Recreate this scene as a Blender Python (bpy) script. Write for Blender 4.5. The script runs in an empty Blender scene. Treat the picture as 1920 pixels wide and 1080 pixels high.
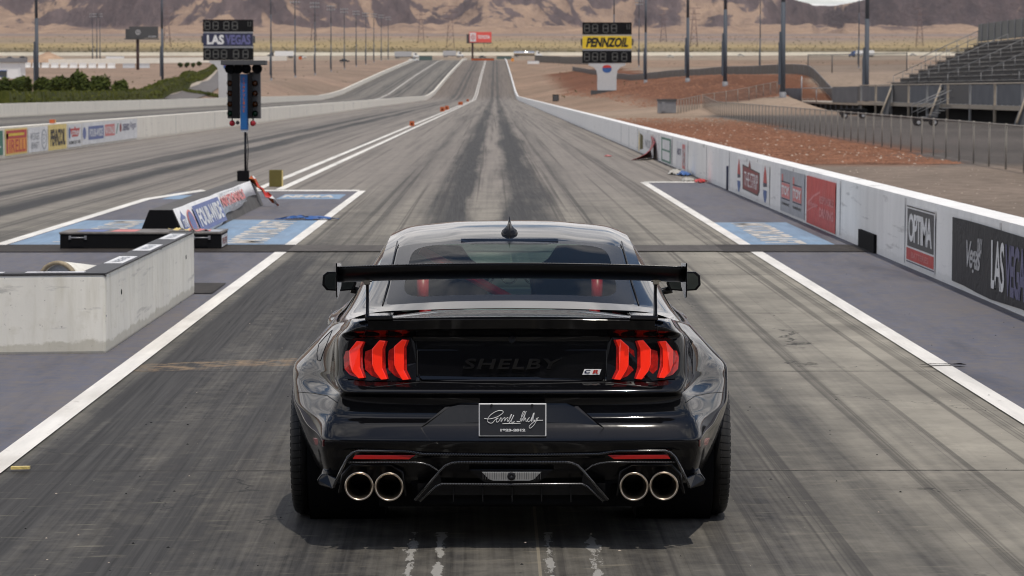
import bpy, bmesh, math, random
from mathutils import Vector, Matrix, noise
from mathutils.bvhtree import BVHTree
random.seed(7)
R = math.radians
scene = bpy.context.scene
# ------------------------------------------------------------------ camera
F = 5180.0; CAMH = 2.05; PITCH = math.atan(370 / F); YAW = math.atan(31 / F)
cam_data = bpy.data.cameras.new('camera'); cam = bpy.data.objects.new('camera', cam_data)
scene.collection.objects.link(cam); scene.camera = cam
cam.location = (0, 0, CAMH); cam.rotation_euler = (R(90) - PITCH, 0, -YAW)
cam_data.sensor_width = 36; cam_data.lens = F / 1920 * 36
cam_data.clip_start = .1; cam_data.clip_end = 40000
cam_data.dof.use_dof = True; cam_data.dof.focus_distance = 12.7; cam_data.dof.aperture_fstop = 10
scene.cycles.filter_width = 1.05
scene.render.resolution_x = 1024; scene.render.resolution_y = 576
# ------------------------------------------------------------------ light
SUN_EL, SUN_AZ = R(70), R(156)
world = bpy.data.worlds.new('World'); scene.world = world; world.use_nodes = True
sun_d = bpy.data.lights.new('sun', 'SUN'); sun = bpy.data.objects.new('sun', sun_d)
scene.collection.objects.link(sun)
sun_d.energy = 2.7; sun_d.angle = R(.6); sun_d.color = (1, .93, .83)
sd = Vector((math.sin(SUN_AZ) * math.cos(SUN_EL), math.cos(SUN_AZ) * math.cos(SUN_EL), math.sin(SUN_EL)))
sun.rotation_euler = (-sd).to_track_quat('-Z', 'Y').to_euler()
scene.view_settings.view_transform = 'Standard'; scene.view_settings.look = 'None'
scene.view_settings.exposure = .02; scene.view_settings.gamma = 1

# ------------------------------------------------------------------ node helper
class NT:
    def __init__(s, tree):
        s.t = tree; s.n = tree.nodes; s.l = tree.links
    def new(s, typ, **kw):
        n = s.n.new(typ)
        for k, v in kw.items(): setattr(n, k, v)
        return n
    def put(s, sock, v):
        if v is None: return
        if hasattr(v, 'links') or hasattr(v, 'is_linked'): s.l.new(v, sock)
        else: sock.default_value = v
    def m(s, op, a, b=None, c=None, clamp=False):
        n = s.new('ShaderNodeMath', operation=op, use_clamp=clamp)
        s.put(n.inputs[0], a); s.put(n.inputs[1], b); s.put(n.inputs[2], c)
        return n.outputs[0]
    def vec(s, x, y, z=0.0):
        n = s.new('ShaderNodeCombineXYZ')
        s.put(n.inputs[0], x); s.put(n.inputs[1], y); s.put(n.inputs[2], z)
        return n.outputs[0]
    def vm(s, op, a, b=None):
        n = s.new('ShaderNodeVectorMath', operation=op); s.put(n.inputs[0], a); s.put(n.inputs[1], b)
        return n.outputs[0]
    def noise(s, vec, scale=1.0, detail=4.0, rough=.55, dist=0.0, out='Fac', typ=None):
        n = s.new('ShaderNodeTexNoise')
        if typ: n.noise_type = typ
        s.put(n.inputs['Vector'], vec); n.inputs['Scale'].default_value = scale
        n.inputs['Detail'].default_value = detail; n.inputs['Roughness'].default_value = rough
        n.inputs['Distortion'].default_value = dist
        return n.outputs[out]
    def ramp(s, f, stops, interp='LINEAR'):
        n = s.new('ShaderNodeValToRGB'); s.put(n.inputs[0], f)
        cr = n.color_ramp; cr.interpolation = interp
        while len(cr.elements) < len(stops): cr.elements.new(.5)
        for e, (p, c) in zip(cr.elements, stops):
            e.position = p; e.color = (c, c, c, 1) if isinstance(c, (int, float)) else (*c, 1)
        return n.outputs[0]
    def mix(s, f, a, b, blend='MIX'):
        n = s.new('ShaderNodeMix', data_type='RGBA', blend_type=blend)
        s.put(n.inputs[0], f)
        s.put(n.inputs[6], (*a, 1) if isinstance(a, tuple) else a)
        s.put(n.inputs[7], (*b, 1) if isinstance(b, tuple) else b)
        return n.outputs[2]
    def step(s, v, a, b):
        n = s.new('ShaderNodeMapRange', interpolation_type='SMOOTHSTEP')
        s.put(n.inputs[0], v); n.inputs[1].default_value = a; n.inputs[2].default_value = b
        return n.outputs[0]
    def pos(s):
        g = s.new('ShaderNodeNewGeometry'); x = s.new('ShaderNodeSeparateXYZ')
        s.l.new(g.outputs['Position'], x.inputs[0])
        return g.outputs['Position'], x.outputs[0], x.outputs[1], x.outputs[2]
    def obj(s):
        return s.new('ShaderNodeTexCoord').outputs['Object']

def material(name):
    m = bpy.data.materials.new(name); m.use_nodes = True
    nt = NT(m.node_tree); b = m.node_tree.nodes['Principled BSDF']
    return m, nt, b
def bump(nt, b, h, strength=.3, dist=.01):
    n = nt.new('ShaderNodeBump'); n.inputs['Strength'].default_value = strength
    n.inputs['Distance'].default_value = dist; nt.put(n.inputs['Height'], h)
    nt.l.new(n.outputs[0], b.inputs['Normal'])
def simple(name, col, rough=.6, metal=0.0, var=.12, scale=3.0, coat=0.0, emit=0.0, spec=.5, bmp=0.0):
    m, nt, b = material(name)
    n = nt.noise(nt.obj(), scale, 5, .6)
    lo = tuple(c * (1 - var) for c in col); hi = tuple(min(1, c * (1 + var)) for c in col)
    c = nt.mix(nt.ramp(n, [(.3, 0.0), (.7, 1.0)]), lo, hi)
    nt.put(b.inputs['Base Color'], c)
    b.inputs['Roughness'].default_value = rough; b.inputs['Metallic'].default_value = metal
    b.inputs['Coat Weight'].default_value = coat; b.inputs['Coat Roughness'].default_value = .03
    b.inputs['Specular IOR Level'].default_value = spec
    if emit:
        nt.put(b.inputs['Emission Color'], c); b.inputs['Emission Strength'].default_value = emit
    if bmp: bump(nt, b, nt.noise(nt.obj(), scale * 8, 4), bmp, .01)
    if 'print' in name or 'banner' in name:
        bump(nt, b, nt.noise(nt.pos()[0], 2.6, 5, .6, 1.0), .55, .05)
    return m

# ------------------------------------------------------------------ sky with clouds
def build_world():
    nt = NT(world.node_tree); bg = world.node_tree.nodes['Background']
    sky = nt.new('ShaderNodeTexSky', sky_type='NISHITA'); sky.sun_disc = False
    sky.sun_elevation = SUN_EL; sky.sun_rotation = SUN_AZ; sky.altitude = 600
    sky.dust_density = 1.2
    tc = nt.new('ShaderNodeTexCoord').outputs['Generated']
    sp = nt.new('ShaderNodeSeparateXYZ'); nt.l.new(tc, sp.inputs[0])
    den = nt.m('ADD', nt.m('MAXIMUM', sp.outputs[2], 0.0), .16)
    px = nt.m('DIVIDE', sp.outputs[0], den); py = nt.m('DIVIDE', sp.outputs[1], den)
    n = nt.noise(nt.vec(px, py, 3.1), 1.9, 10, .6, .6)
    lowb = nt.m('MULTIPLY', nt.m('SUBTRACT', 1.0, nt.step(sp.outputs[2], .10, .48)), .19)
    mask = nt.ramp(nt.m('ADD', n, nt.m('MULTIPLY', lowb, nt.step(sp.outputs[2], .012, .06))), [(.52, 0.0), (.58, .6), (.66, 1.0)])
    n2 = nt.noise(nt.vec(px, py, 9.4), 4.0, 9, .62, .6)
    cl = nt.mix(nt.ramp(n2, [(.3, 0.0), (.7, 1.0)]), (3.9, 4.1, 4.7), (18.5, 17.6, 16.8))
    nt.l.new(nt.mix(mask, sky.outputs[0], cl), bg.inputs[0])
    bg.inputs[1].default_value = .108
build_world()

# ------------------------------------------------------------------ camera geometry helpers (to find real positions)
_f = Vector((math.sin(YAW) * math.cos(PITCH), math.cos(YAW) * math.cos(PITCH), -math.sin(PITCH)))
_r = Vector((math.cos(YAW), -math.sin(YAW), 0)); _u = _r.cross(_f)
def ray(px, py): return _f + _r * ((px - 960) / F) + _u * ((540 - py) / F)
def G(px, py, z=0.0):
    d = ray(px, py); t = (z - CAMH) / d.z
    return Vector((d.x * t, d.y * t, z))
def at(px, py, Y):
    d = ray(px, py); t = Y / d.y
    return Vector((d.x * t, Y, CAMH + d.z * t))

# ------------------------------------------------------------------ object helpers
def link(o): scene.collection.objects.link(o); return o
def tag(o, label=None, cat=None, group=None, kind=None):
    if label: o['label'] = label
    if cat: o['category'] = cat
    if group: o['group'] = group
    if kind: o['kind'] = kind
    return o
def thing(name, loc, label, cat, group=None, rz=0.0):
    o = bpy.data.objects.new(name, None); link(o); o.empty_display_size = .2
    o.location = loc; o.rotation_euler = (0, 0, rz)
    return tag(o, label, cat, group)
def copy_tree(o, parent=None):
    c = o.copy(); link(c)
    if parent: c.parent = parent
    for ch in list(o.children): copy_tree(ch, c)
    return c
class MB:
    def __init__(s): s.v = []; s.f = []; s.sm = []
    def add(s, vs, fs, smooth=False):
        n = len(s.v); s.v += [tuple(v) for v in vs]; s.f += [tuple(i + n for i in f) for f in fs]
        s.sm += [smooth] * len(fs); return s
    def box(s, c, d, rz=0.0, top=1.0):
        hx, hy, hz = d[0] / 2, d[1] / 2, d[2] / 2; vs = []
        for z in (-1, 1):
            k = top if z > 0 else 1
            for x, y in ((-1, -1), (1, -1), (1, 1), (-1, 1)):
                a, b = x * hx * k, y * hy * k
                vs.append((c[0] + a * math.cos(rz) - b * math.sin(rz), c[1] + a * math.sin(rz) + b * math.cos(rz), c[2] + z * hz))
        return s.add(vs, [(3, 2, 1, 0), (4, 5, 6, 7), (0, 1, 5, 4), (1, 2, 6, 5), (2, 3, 7, 6), (3, 0, 4, 7)])
    def box2(s, a, b): return s.box([(a[i] + b[i]) / 2 for i in range(3)], [abs(b[i] - a[i]) for i in range(3)])
    def cyl(s, a, b, r, r2=None, n=12, cap=True):
        a, b = Vector(a), Vector(b); r2 = r if r2 is None else r2
        d = (b - a).normalized(); u = d.orthogonal().normalized(); w = d.cross(u)
        vs = []
        for p, q in ((a, r), (b, r2)):
            for i in range(n):
                t = 2 * math.pi * i / n; vs.append(p + (u * math.cos(t) + w * math.sin(t)) * q)
        s.add(vs, [(i, (i + 1) % n, n + (i + 1) % n, n + i) for i in range(n)], True)
        if cap:
            s.add(vs[:n], [tuple(range(n))[::-1]]); s.add(vs[n:], [tuple(range(n))])
        return s
    def tube(s, pts, r, n=8, closed=False):
        pts = [Vector(p) for p in pts]; k = len(pts); rings = []
        up = Vector((0, 0, 1))
        for i, p in enumerate(pts):
            a = pts[(i - 1) % k] if (closed or i) else p; b = pts[(i + 1) % k] if (closed or i < k - 1) else p
            d = (b - a).normalized(); u = d.cross(up)
            if u.length < .1: u = d.cross(Vector((0, 1, 0)))
            u.normalize(); w = d.cross(u)
            rr = r[i] if isinstance(r, (list, tuple)) else r
            rings.append([p + (u * math.cos(2 * math.pi * j / n) + w * math.sin(2 * math.pi * j / n)) * rr for j in range(n)])
        vs = [v for q in rings for v in q]; m = k if closed else k - 1
        s.add(vs, [(i * n + j, i * n + (j + 1) % n, ((i + 1) % k) * n + (j + 1) % n, ((i + 1) % k) * n + j) for i in range(m) for j in range(n)], True)
        if not closed:
            s.add(rings[0], [tuple(range(n))[::-1]]); s.add(rings[-1], [tuple(range(n))])
        return s
    def lathe(s, prof, n=32, c=(0, 0, 0), axis='x'):
        vs = []
        for a, r in prof:
            for i in range(n):
                t = 2 * math.pi * i / n
                if axis == 'x': vs.append((c[0] + a, c[1] + r * math.cos(t), c[2] + r * math.sin(t)))
                elif axis == 'y': vs.append((c[0] + r * math.cos(t), c[1] + a, c[2] + r * math.sin(t)))
                else: vs.append((c[0] + r * math.cos(t), c[1] + r * math.sin(t), c[2] + a))
        return s.add(vs, [(i * n + j, i * n + (j + 1) % n, (i + 1) * n + (j + 1) % n, (i + 1) * n + j) for i in range(len(prof) - 1) for j in range(n)], True)
    def prism(s, poly, off):
        """closed polygon (3D points) extruded by vector off"""
        n = len(poly); o = Vector(off); vs = [Vector(p) for p in poly] + [Vector(p) + o for p in poly]
        return s.add(vs, [tuple(range(n))[::-1], tuple(range(n, 2 * n))] + [(i, (i + 1) % n, n + (i + 1) % n, n + i) for i in range(n)])
    def sweep(s, sec, path):
        """section points (dx, dz) swept along path points (x, y, z), y-directed"""
        n = len(sec); vs = [(p[0] + a, p[1], p[2] + b) for p in path for a, b in sec]
        fs = [(i * n + j, i * n + (j + 1) % n, (i + 1) * n + (j + 1) % n, (i + 1) * n + j) for i in range(len(path) - 1) for j in range(n)]
        fs += [tuple(range(n))[::-1], tuple(range((len(path) - 1) * n, len(path) * n))]
        return s.add(vs, fs)
    def build(s, name, mat=None, parent=None, bevel=0.0, sub=0, recalc=True):
        me = bpy.data.meshes.new(name); me.from_pydata(s.v, [], s.f); me.update()
        for p, q in zip(me.polygons, s.sm): p.use_smooth = q
        if recalc:
            bm = bmesh.new(); bm.from_mesh(me); bmesh.ops.remove_doubles(bm, verts=bm.verts, dist=1e-5)
            bmesh.ops.recalc_face_normals(bm, faces=bm.faces)
            if bevel:
                es = [e for e in bm.edges if len(e.link_faces) == 2 and e.calc_face_angle(0) > .5]
                bmesh.ops.bevel(bm, geom=es, offset=bevel, segments=2, affect='EDGES', profile=.6)
            bm.to_mesh(me); bm.free()
        o = bpy.data.objects.new(name, me); link(o)
        if mat: me.materials.append(mat)
        if parent: o.parent = parent
        if sub:
            md = o.modifiers.new('s', 'SUBSURF'); md.levels = sub; md.render_levels = sub
        return o
_tcache = {}
def text_mesh(s, bold=0.0, shear=0.0, spacing=1.0, extrude=0.0, bevel=0.0):
    key = (s, bold, shear, spacing, extrude, bevel)
    if key in _tcache: return _tcache[key]
    cu = bpy.data.curves.new('t', 'FONT'); cu.body = s; cu.offset = bold; cu.shear = shear
    cu.space_character = spacing; cu.extrude = extrude; cu.bevel_depth = bevel; cu.align_x = 'LEFT'; cu.resolution_u = 3
    o = bpy.data.objects.new('t', cu); link(o); bpy.context.view_layer.update()
    dg = bpy.context.evaluated_depsgraph_get(); me = bpy.data.meshes.new_from_object(o.evaluated_get(dg))
    vs = [tuple(v.co) for v in me.vertices]; fs = [tuple(p.vertices) for p in me.polygons]
    bpy.data.objects.remove(o); bpy.data.curves.remove(cu); bpy.data.meshes.remove(me)
    _tcache[key] = (vs, fs); return vs, fs
def lettering(s, org, u, v, w, h, mat, parent, off=.004, name='lettering', warp=None, **kw):
    """text fitted to a w x h box with its lower left corner at org (parent space), along u and v"""
    vs, fs = text_mesh(s, **kw)
    x0 = min(p[0] for p in vs); x1 = max(p[0] for p in vs); y0 = min(p[1] for p in vs); y1 = max(p[1] for p in vs)
    org, u, v = Vector(org), Vector(u).normalized(), Vector(v).normalized(); n = u.cross(v)
    out = []
    for p in vs:
        a = (p[0] - x0) / (x1 - x0) * w; b = (p[1] - y0) / (y1 - y0) * h
        q = org + u * a + v * b + n * (off + p[2])
        out.append(warp(q) if warp else q)
    mb = MB(); mb.add(out, fs)
    return mb.build(name, mat, parent, recalc=False)

def lerp(a, b, t): return a + (b - a) * t
def interp(tab, x):
    if x <= tab[0][0]: return tab[0][1]
    for (a, p), (b, q) in zip(tab, tab[1:]):
        if x <= b: return p + (q - p) * (x - a) / (b - a)
    return tab[-1][1]
def sstep(a, b, x):
    t = max(0, min(1, (x - a) / (b - a))); return t * t * (3 - 2 * t)

# ------------------------------------------------------------------ common materials
M = {}
def concrete(name, col, stain, dark=.5, scale=1.0):
    m, nt, b = material(name); P, X, Y, Z = nt.pos()
    n1 = nt.noise(nt.vec(nt.m('MULTIPLY', X, 2.2), nt.m('MULTIPLY', Y, 2.2), nt.m('MULTIPLY', Z, .55)), 1.6 * scale, 7, .62)
    n2 = nt.noise(P, 7 * scale, 6, .65)
    st = nt.noise(nt.vec(nt.m('MULTIPLY', X, 9), nt.m('MULTIPLY', Y, 9), nt.m('MULTIPLY', Z, 1.2)), 1.0, 5, .6)
    c = nt.mix(nt.ramp(n1, [(.35, 0.0), (.7, 1.0)]), tuple(k * .88 for k in col), col)
    c = nt.mix(nt.m('MULTIPLY', nt.ramp(st, [(.52, 0.0), (.75, 1.0)]), dark), c, stain)
    c = nt.mix(nt.m('MULTIPLY', nt.ramp(n2, [(.55, 0.0), (.7, 1.0)]), dark * .6), c, stain)
    c = nt.mix(nt.ramp(nt.noise(P, 30, 3, .5), [(.69, 0.0), (.73, .5)]), c, (.12, .1, .08))
    sc = nt.noise(nt.vec(nt.m('MULTIPLY', X, 2), nt.m('MULTIPLY', Y, .7), nt.m('MULTIPLY', Z, 9)), 1.0, 5, .65)
    c = nt.mix(nt.ramp(sc, [(.60, 0.0), (.70, .45)]), c, (.22, .21, .2))
    # splashed dirt of uneven height at the foot, runs below the rim, odd rust marks
    dz = nt.m('ADD', Z, nt.m('MULTIPLY', nt.noise(P, 3.5, 5, .7), -.16))
    c = nt.mix(nt.m('MULTIPLY', nt.ramp(dz, [(.0, 1.0), (.02, 0.0)]), dark * 1.1), c, tuple(k * .75 for k in stain))
    c = nt.mix(nt.ramp(nt.noise(P, 1.1, 3, .5), [(.66, 0.0), (.72, dark * .4)]), c, (.45, .33, .2))
    nt.put(b.inputs['Base Color'], c); b.inputs['Roughness'].default_value = .85
    bump(nt, b, n2, .25, .01); return m
M['wall_white'] = concrete('painted_concrete', (.87, .86, .83), (.68, .66, .62), .22, .6)
M['barrier'] = concrete('old_concrete', (.88, .85, .76), (.56, .52, .40), .5, 1.0)
M['wall_cream'] = concrete('cream_concrete', (.84, .79, .69), (.64, .58, .48), .35, .5)
M['banner_white'] = simple('banner_white', (.7, .7, .7), .6)
M['banner_black'] = simple('banner_black', (.014, .014, .017), .7, var=.2)
M['black'] = simple('black_paint', (.010, .010, .012), .4, spec=.3)
M['matte_black'] = simple('matte_black', (.007, .007, .008), .85, spec=.12)
M['dark_grey'] = simple('dark_grey', (.06, .06, .062), .6)
M['mid_grey'] = simple('mid_grey', (.2, .2, .21), .6)
M['steel'] = simple('galvanised_steel', (.3, .3, .31), .45, .6)
M['lt_grey'] = simple('light_grey', (.42, .42, .43), .6)
M['white'] = simple('white_paint', (.78, .78, .77), .5, var=.05)
M['red'] = simple('red_print', (.5, .035, .03), .5)
M['dk_red'] = simple('dark_red_print', (.22, .012, .014), .5)
M['soft_red'] = simple('faded_red_print', (.62, .2, .19), .6)
M['blue'] = simple('blue_print', (.03, .1, .3), .5)
M['tree_blue'] = simple('blue_panel', (.01, .10, .30), .4)
M['faded_blue'] = simple('faded_blue_print', (.1, .14, .33), .5)
M['navy'] = simple('navy_print', (.018, .022, .06), .5)
M['purple'] = simple('purple_print', (.075, .075, .17), .5)
M['yellow'] = simple('yellow_print', (.72, .5, .02), .5)
M['gold'] = simple('gold_print', (.75, .58, .2), .5)
M['orange'] = simple('orange_print', (.75, .28, .03), .5)
M['rust'] = simple('rust_orange', (.42, .09, .02), .7)
M['green'] = simple('green_print', (.02, .16, .11), .5)
M['olive'] = simple('olive_foam', (.11, .09, .02), .85)
M['grey_print'] = simple('grey_print', (.35, .37, .4), .5)
M['chrome'] = simple('chrome', (.7, .68, .64), .12, 1.0, var=.05)
M['glassy'] = simple('dark_window', (.03, .035, .04), .08, spec=.8)
# ================================================================== TERRAIN
BASE = [(-200, 0), (600, 0), (640, .4), (690, 1.2), (740, 2.5), (930, 7.3), (1295, 15.9), (1410, 17.6), (1470, 18.2), (1560, 19.4), (1700, 22.4), (1850, 26), (2000, 29), (3000, 50), (4500, 90), (6000, 127), (9000, 215), (14000, 360)]
ADDL = [(100, 0), (300, 1.3), (457, 3.2), (600, 4), (677, 3.6), (840, 1.8), (1003, .8), (1168, 0)]
MND = [(225, 0), (264, .42), (328, .75), (392, .95), (480, 1.0), (620, 1.0), (800, .75), (1000, .5), (1200, 0)]
def hz(Y): return interp(BASE, Y)
def H(X, Y):
    h = hz(Y)
    if X < -40: h += interp(ADDL, Y) * sstep(-40, -54, X)
    if X > 6:
        m = min(max(0, X - 8) * .18, 4.6 + .02 * max(0, X - 35)) * interp(MND, Y)
        m *= 1 - sstep(28, 31, X) * (1 - sstep(300, 360, Y))
        h += m
        if 240 < Y < 1100 and X > 12: h += .25 * noise.noise(Vector((X * .12, Y * .02, 3))) * interp(MND, Y)
    return h
def T(px, py, y0=60.0, y1=4400.0):
    d = ray(px, py); Y = y0
    while Y < y1:
        t = Y / d.y
        if CAMH + d.z * t <= H(d.x * t, Y):
            return Vector((d.x * t, Y, H(d.x * t, Y)))
        Y *= 1.004
    return at(px, py, y1)
def zone(X, Y):
    n = noise.noise(Vector((X * .13, Y * .05, 0))); n2 = noise.noise(Vector((X * .5, Y * .12, 7)))
    fx = 18.6 - (247 - Y) * .0294 if Y < 247 else 18.6
    tan = Vector((.285, .20, .142)); red = Vector((.19, .083, .046)); pink = Vector((.285, .205, .152))
    if X > 4.8:
        if Y < 78 + n * 2: return Vector((.2, .16, .128)) * (1 + .25 * n2)
        if Y < 230:
            if X > fx: return Vector((.125, .112, .102)) * (1 + .2 * n2)
            c = Vector((.19, .083, .045))
            return c.lerp(Vector((.29, .215, .155)), sstep(165, 205, Y + n * 20))
        if Y < 262 + n * 12: return Vector((.33, .25, .185)) if X < 33 else Vector((.16, .14, .125))
        if Y < 900:
            e = (X - 14.5 - 1.5 * n) * .25
            if X > 40 + n * 6: return tan.lerp(Vector((.3, .25, .2)), .5)
            return tan.lerp(red * .85, max(0, min(1, e))) * (1 + .1 * n2)
        if Y < 1500: return tan * (1 + .15 * n2)
    elif X < -36:
        if Y < 620: return pink * (1 + .08 * n2)
        if Y < 1500: return pink * (1 + .1 * n2)
    elif Y < 1450: return Vector((.17, .15, .13))
    if Y < 2000: return Vector((.3, .24, .18)) * (1 + .15 * n)
    if Y < 2300: return Vector((.13, .11, .08)).lerp(Vector((.25, .2, .11)), .5 + n)
    k = sstep(3300, 4600, Y + 900 * noise.noise(Vector((X * .0015, Y * .001, 5))))
    yel = Vector((.37, .28, .14)) * (1 + .18 * noise.noise(Vector((X * .004, Y * .006, 1))))
    d = sstep(2900, 2500, Y)
    return yel.lerp(Vector((.26, .2, .17)), k).lerp(Vector((.12, .1, .06)), .6 * d)
def breaks(tabs):
    out = []
    for a, b, st in tabs:
        n = max(1, round((b - a) / st)); out += [a + (b - a) * i / n for i in range(n)]
    return out + [tabs[-1][1]]
TX = breaks([(-6000, -1500, 500), (-1500, -400, 60), (-400, -60, 8), (-60, 60, 2), (60, 200, 5), (200, 500, 12), (500, 1500, 60), (1500, 6000, 500)])
TY = breaks([(-150, 60, 15), (60, 600, 5), (600, 1500, 10), (1500, 2400, 25), (2400, 5600, 80)])
def build_terrain():
    nx, ny = len(TX), len(TY); vs = []; cols = []
    for y in TY:
        for x in TX:
            vs.append((x, y, H(x, y) - .03)); cols.append(zone(x, y))
    fs = [(j * nx + i, j * nx + i + 1, (j + 1) * nx + i + 1, (j + 1) * nx + i) for j in range(ny - 1) for i in range(nx - 1)]
    me = bpy.data.meshes.new('ground'); me.from_pydata(vs, [], fs)
    ca = me.color_attributes.new('zone', 'FLOAT_COLOR', 'POINT')
    for i, c in enumerate(cols): ca.data[i].color = (c.x, c.y, c.z, 1)
    for p in me.polygons: p.use_smooth = True
    o = bpy.data.objects.new('ground', me); link(o); tag(o, kind='structure')
    m, nt, b = material('desert_ground'); P, X, Y, Z = nt.pos()
    a = nt.new('ShaderNodeAttribute', attribute_name='zone').outputs[0]
    n1 = nt.noise(P, 1.7, 8, .78); n2 = nt.noise(nt.vec(X, nt.m('MULTIPLY', Y, .35), 0.0), .12, 6, .6); n3 = nt.noise(nt.vec(X, Y, 0.0), .012, 5, .6)
    c = nt.mix(nt.ramp(n1, [(.25, 0.0), (.75, 1.0)]), (.48, .48, .48), (1.42, 1.4, 1.38)); c = nt.mix(1.0, a, c, 'MULTIPLY')
    c = nt.mix(1.0, c, nt.mix(nt.ramp(n2, [(.3, 0.0), (.7, 1.0)]), (.8, .8, .8), (1.15, 1.15, 1.15)), 'MULTIPLY')
    c = nt.mix(1.0, c, nt.mix(nt.ramp(n3, [(.35, 0.0), (.65, 1.0)]), (.82, .84, .84), (1.12, 1.1, 1.1)), 'MULTIPLY')
    nt.put(b.inputs['Base Color'], c); b.inputs['Roughness'].default_value = .95
    b.inputs['Specular IOR Level'].default_value = .1
    bump(nt, b, n1, .6, .05)
    me.materials.append(m)
build_terrain()

# ------------------------------------------------------------------ mountains
def mtn(X, Y):
    q = X / Y; base = hz(Y) if Y < 4500 else 90 + (Y - 4500) * .0215
    foot = 6950 + 1100 * (1 - abs(noise.noise(Vector((X * .0013 + 3.3, 1.7, 0)))) * 2.2) + 260 * noise.noise(Vector((X * .0045, 4.4, 2)))
    foot += 500 * sstep(.02, .12, q) - 300 * sstep(-.02, -.1, q)
    t = max(0, Y - foot)
    rav = noise.ridged_multi_fractal(Vector((X * .0042 + .0009 * Y, Y * .0022, .37)), .8, 2.2, 6, 1.0, 2.0)
    d = noise.fractal(Vector((X * .012, Y * .010, 2.2)), .8, 2.1, 5)
    st = 620 * (1 - math.exp(-t * .36 / 620))
    h = st + (58 * (rav - .8) + 20 * d) * sstep(0, 260, t) + 5 * d * sstep(4300, 6000, Y)
    small = noise.ridged_multi_fractal(Vector((X * .0016 + 9, Y * .0013, 5.1)), .8, 2.2, 5, 1.0, 2.0)
    h += 36 * max(0, small - 1.15) * sstep(5200, 6200, Y)
    cap = 640 + 200 * noise.noise(Vector((X * .002, .1, .2))) - (640 - 86 - 10 * noise.noise(Vector((X * .02, 3, 3)))) * math.exp(-((q - .1205) / .0105) ** 4)
    z = base + min(h, cap); nz = Y * (.0306 + .0022 * ((q - .1205) / .0125) ** 2) + 13 * noise.noise(Vector((X * .016, 3, 3))) + 7 * noise.noise(Vector((X * .05, 3, 3)))
    return min(z, nz)
def build_mountains():
    xs = breaks([(-6500, -2100, 220), (-2100, 2200, 13), (2200, 6500, 220)]); ys = breaks([(4200, 6300, 60), (6300, 8900, 17), (8900, 12000, 500)])
    vs = [(x * (y / 9000 if abs(x) < 2200 else 1), y, mtn(x * (y / 9000 if abs(x) < 2200 else 1), y) * (1 if y < 9001 else 1 - (y - 9000) / 5000)) for y in ys for x in xs]
    nx, ny = len(xs), len(ys)
    fs = [(j * nx + i, j * nx + i + 1, (j + 1) * nx + i + 1, (j + 1) * nx + i) for j in range(ny - 1) for i in range(nx - 1)]
    me = bpy.data.meshes.new('mountains'); me.from_pydata(vs, [], fs)
    for p in me.polygons: p.use_smooth = True
    o = bpy.data.objects.new('mountains', me); link(o); tag(o, kind='structure')
    m, nt, b = material('desert_rock'); P, X, Y, Z = nt.pos()
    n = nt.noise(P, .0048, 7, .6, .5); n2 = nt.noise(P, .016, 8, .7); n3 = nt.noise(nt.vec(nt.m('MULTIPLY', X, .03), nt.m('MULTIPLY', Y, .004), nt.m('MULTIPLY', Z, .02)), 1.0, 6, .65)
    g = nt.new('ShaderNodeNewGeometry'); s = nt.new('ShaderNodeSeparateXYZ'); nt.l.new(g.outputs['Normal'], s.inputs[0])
    rock_cloud_shade = nt.mix(nt.ramp(n3, [(.3, 0.0), (.7, 1.0)]), (.075, .058, .062), (.17, .125, .12))  # dark patches: bare rock, with cloud shadow put into the same colour
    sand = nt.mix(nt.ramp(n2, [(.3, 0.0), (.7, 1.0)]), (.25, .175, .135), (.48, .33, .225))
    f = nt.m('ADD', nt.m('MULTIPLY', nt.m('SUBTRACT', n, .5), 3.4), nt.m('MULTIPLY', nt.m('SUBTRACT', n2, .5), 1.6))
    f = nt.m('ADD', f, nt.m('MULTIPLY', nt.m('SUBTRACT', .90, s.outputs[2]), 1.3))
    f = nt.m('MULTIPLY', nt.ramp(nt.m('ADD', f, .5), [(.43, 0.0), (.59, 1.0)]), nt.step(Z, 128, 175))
    nt.put(b.inputs['Base Color'], nt.mix(f, sand, rock_cloud_shade)); b.inputs['Roughness'].default_value = 1
    b.inputs['Specular IOR Level'].default_value = 0
    bump(nt, b, nt.m('ADD', n2, n3), 1.0, 14.0)
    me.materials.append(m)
build_mountains()

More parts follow.
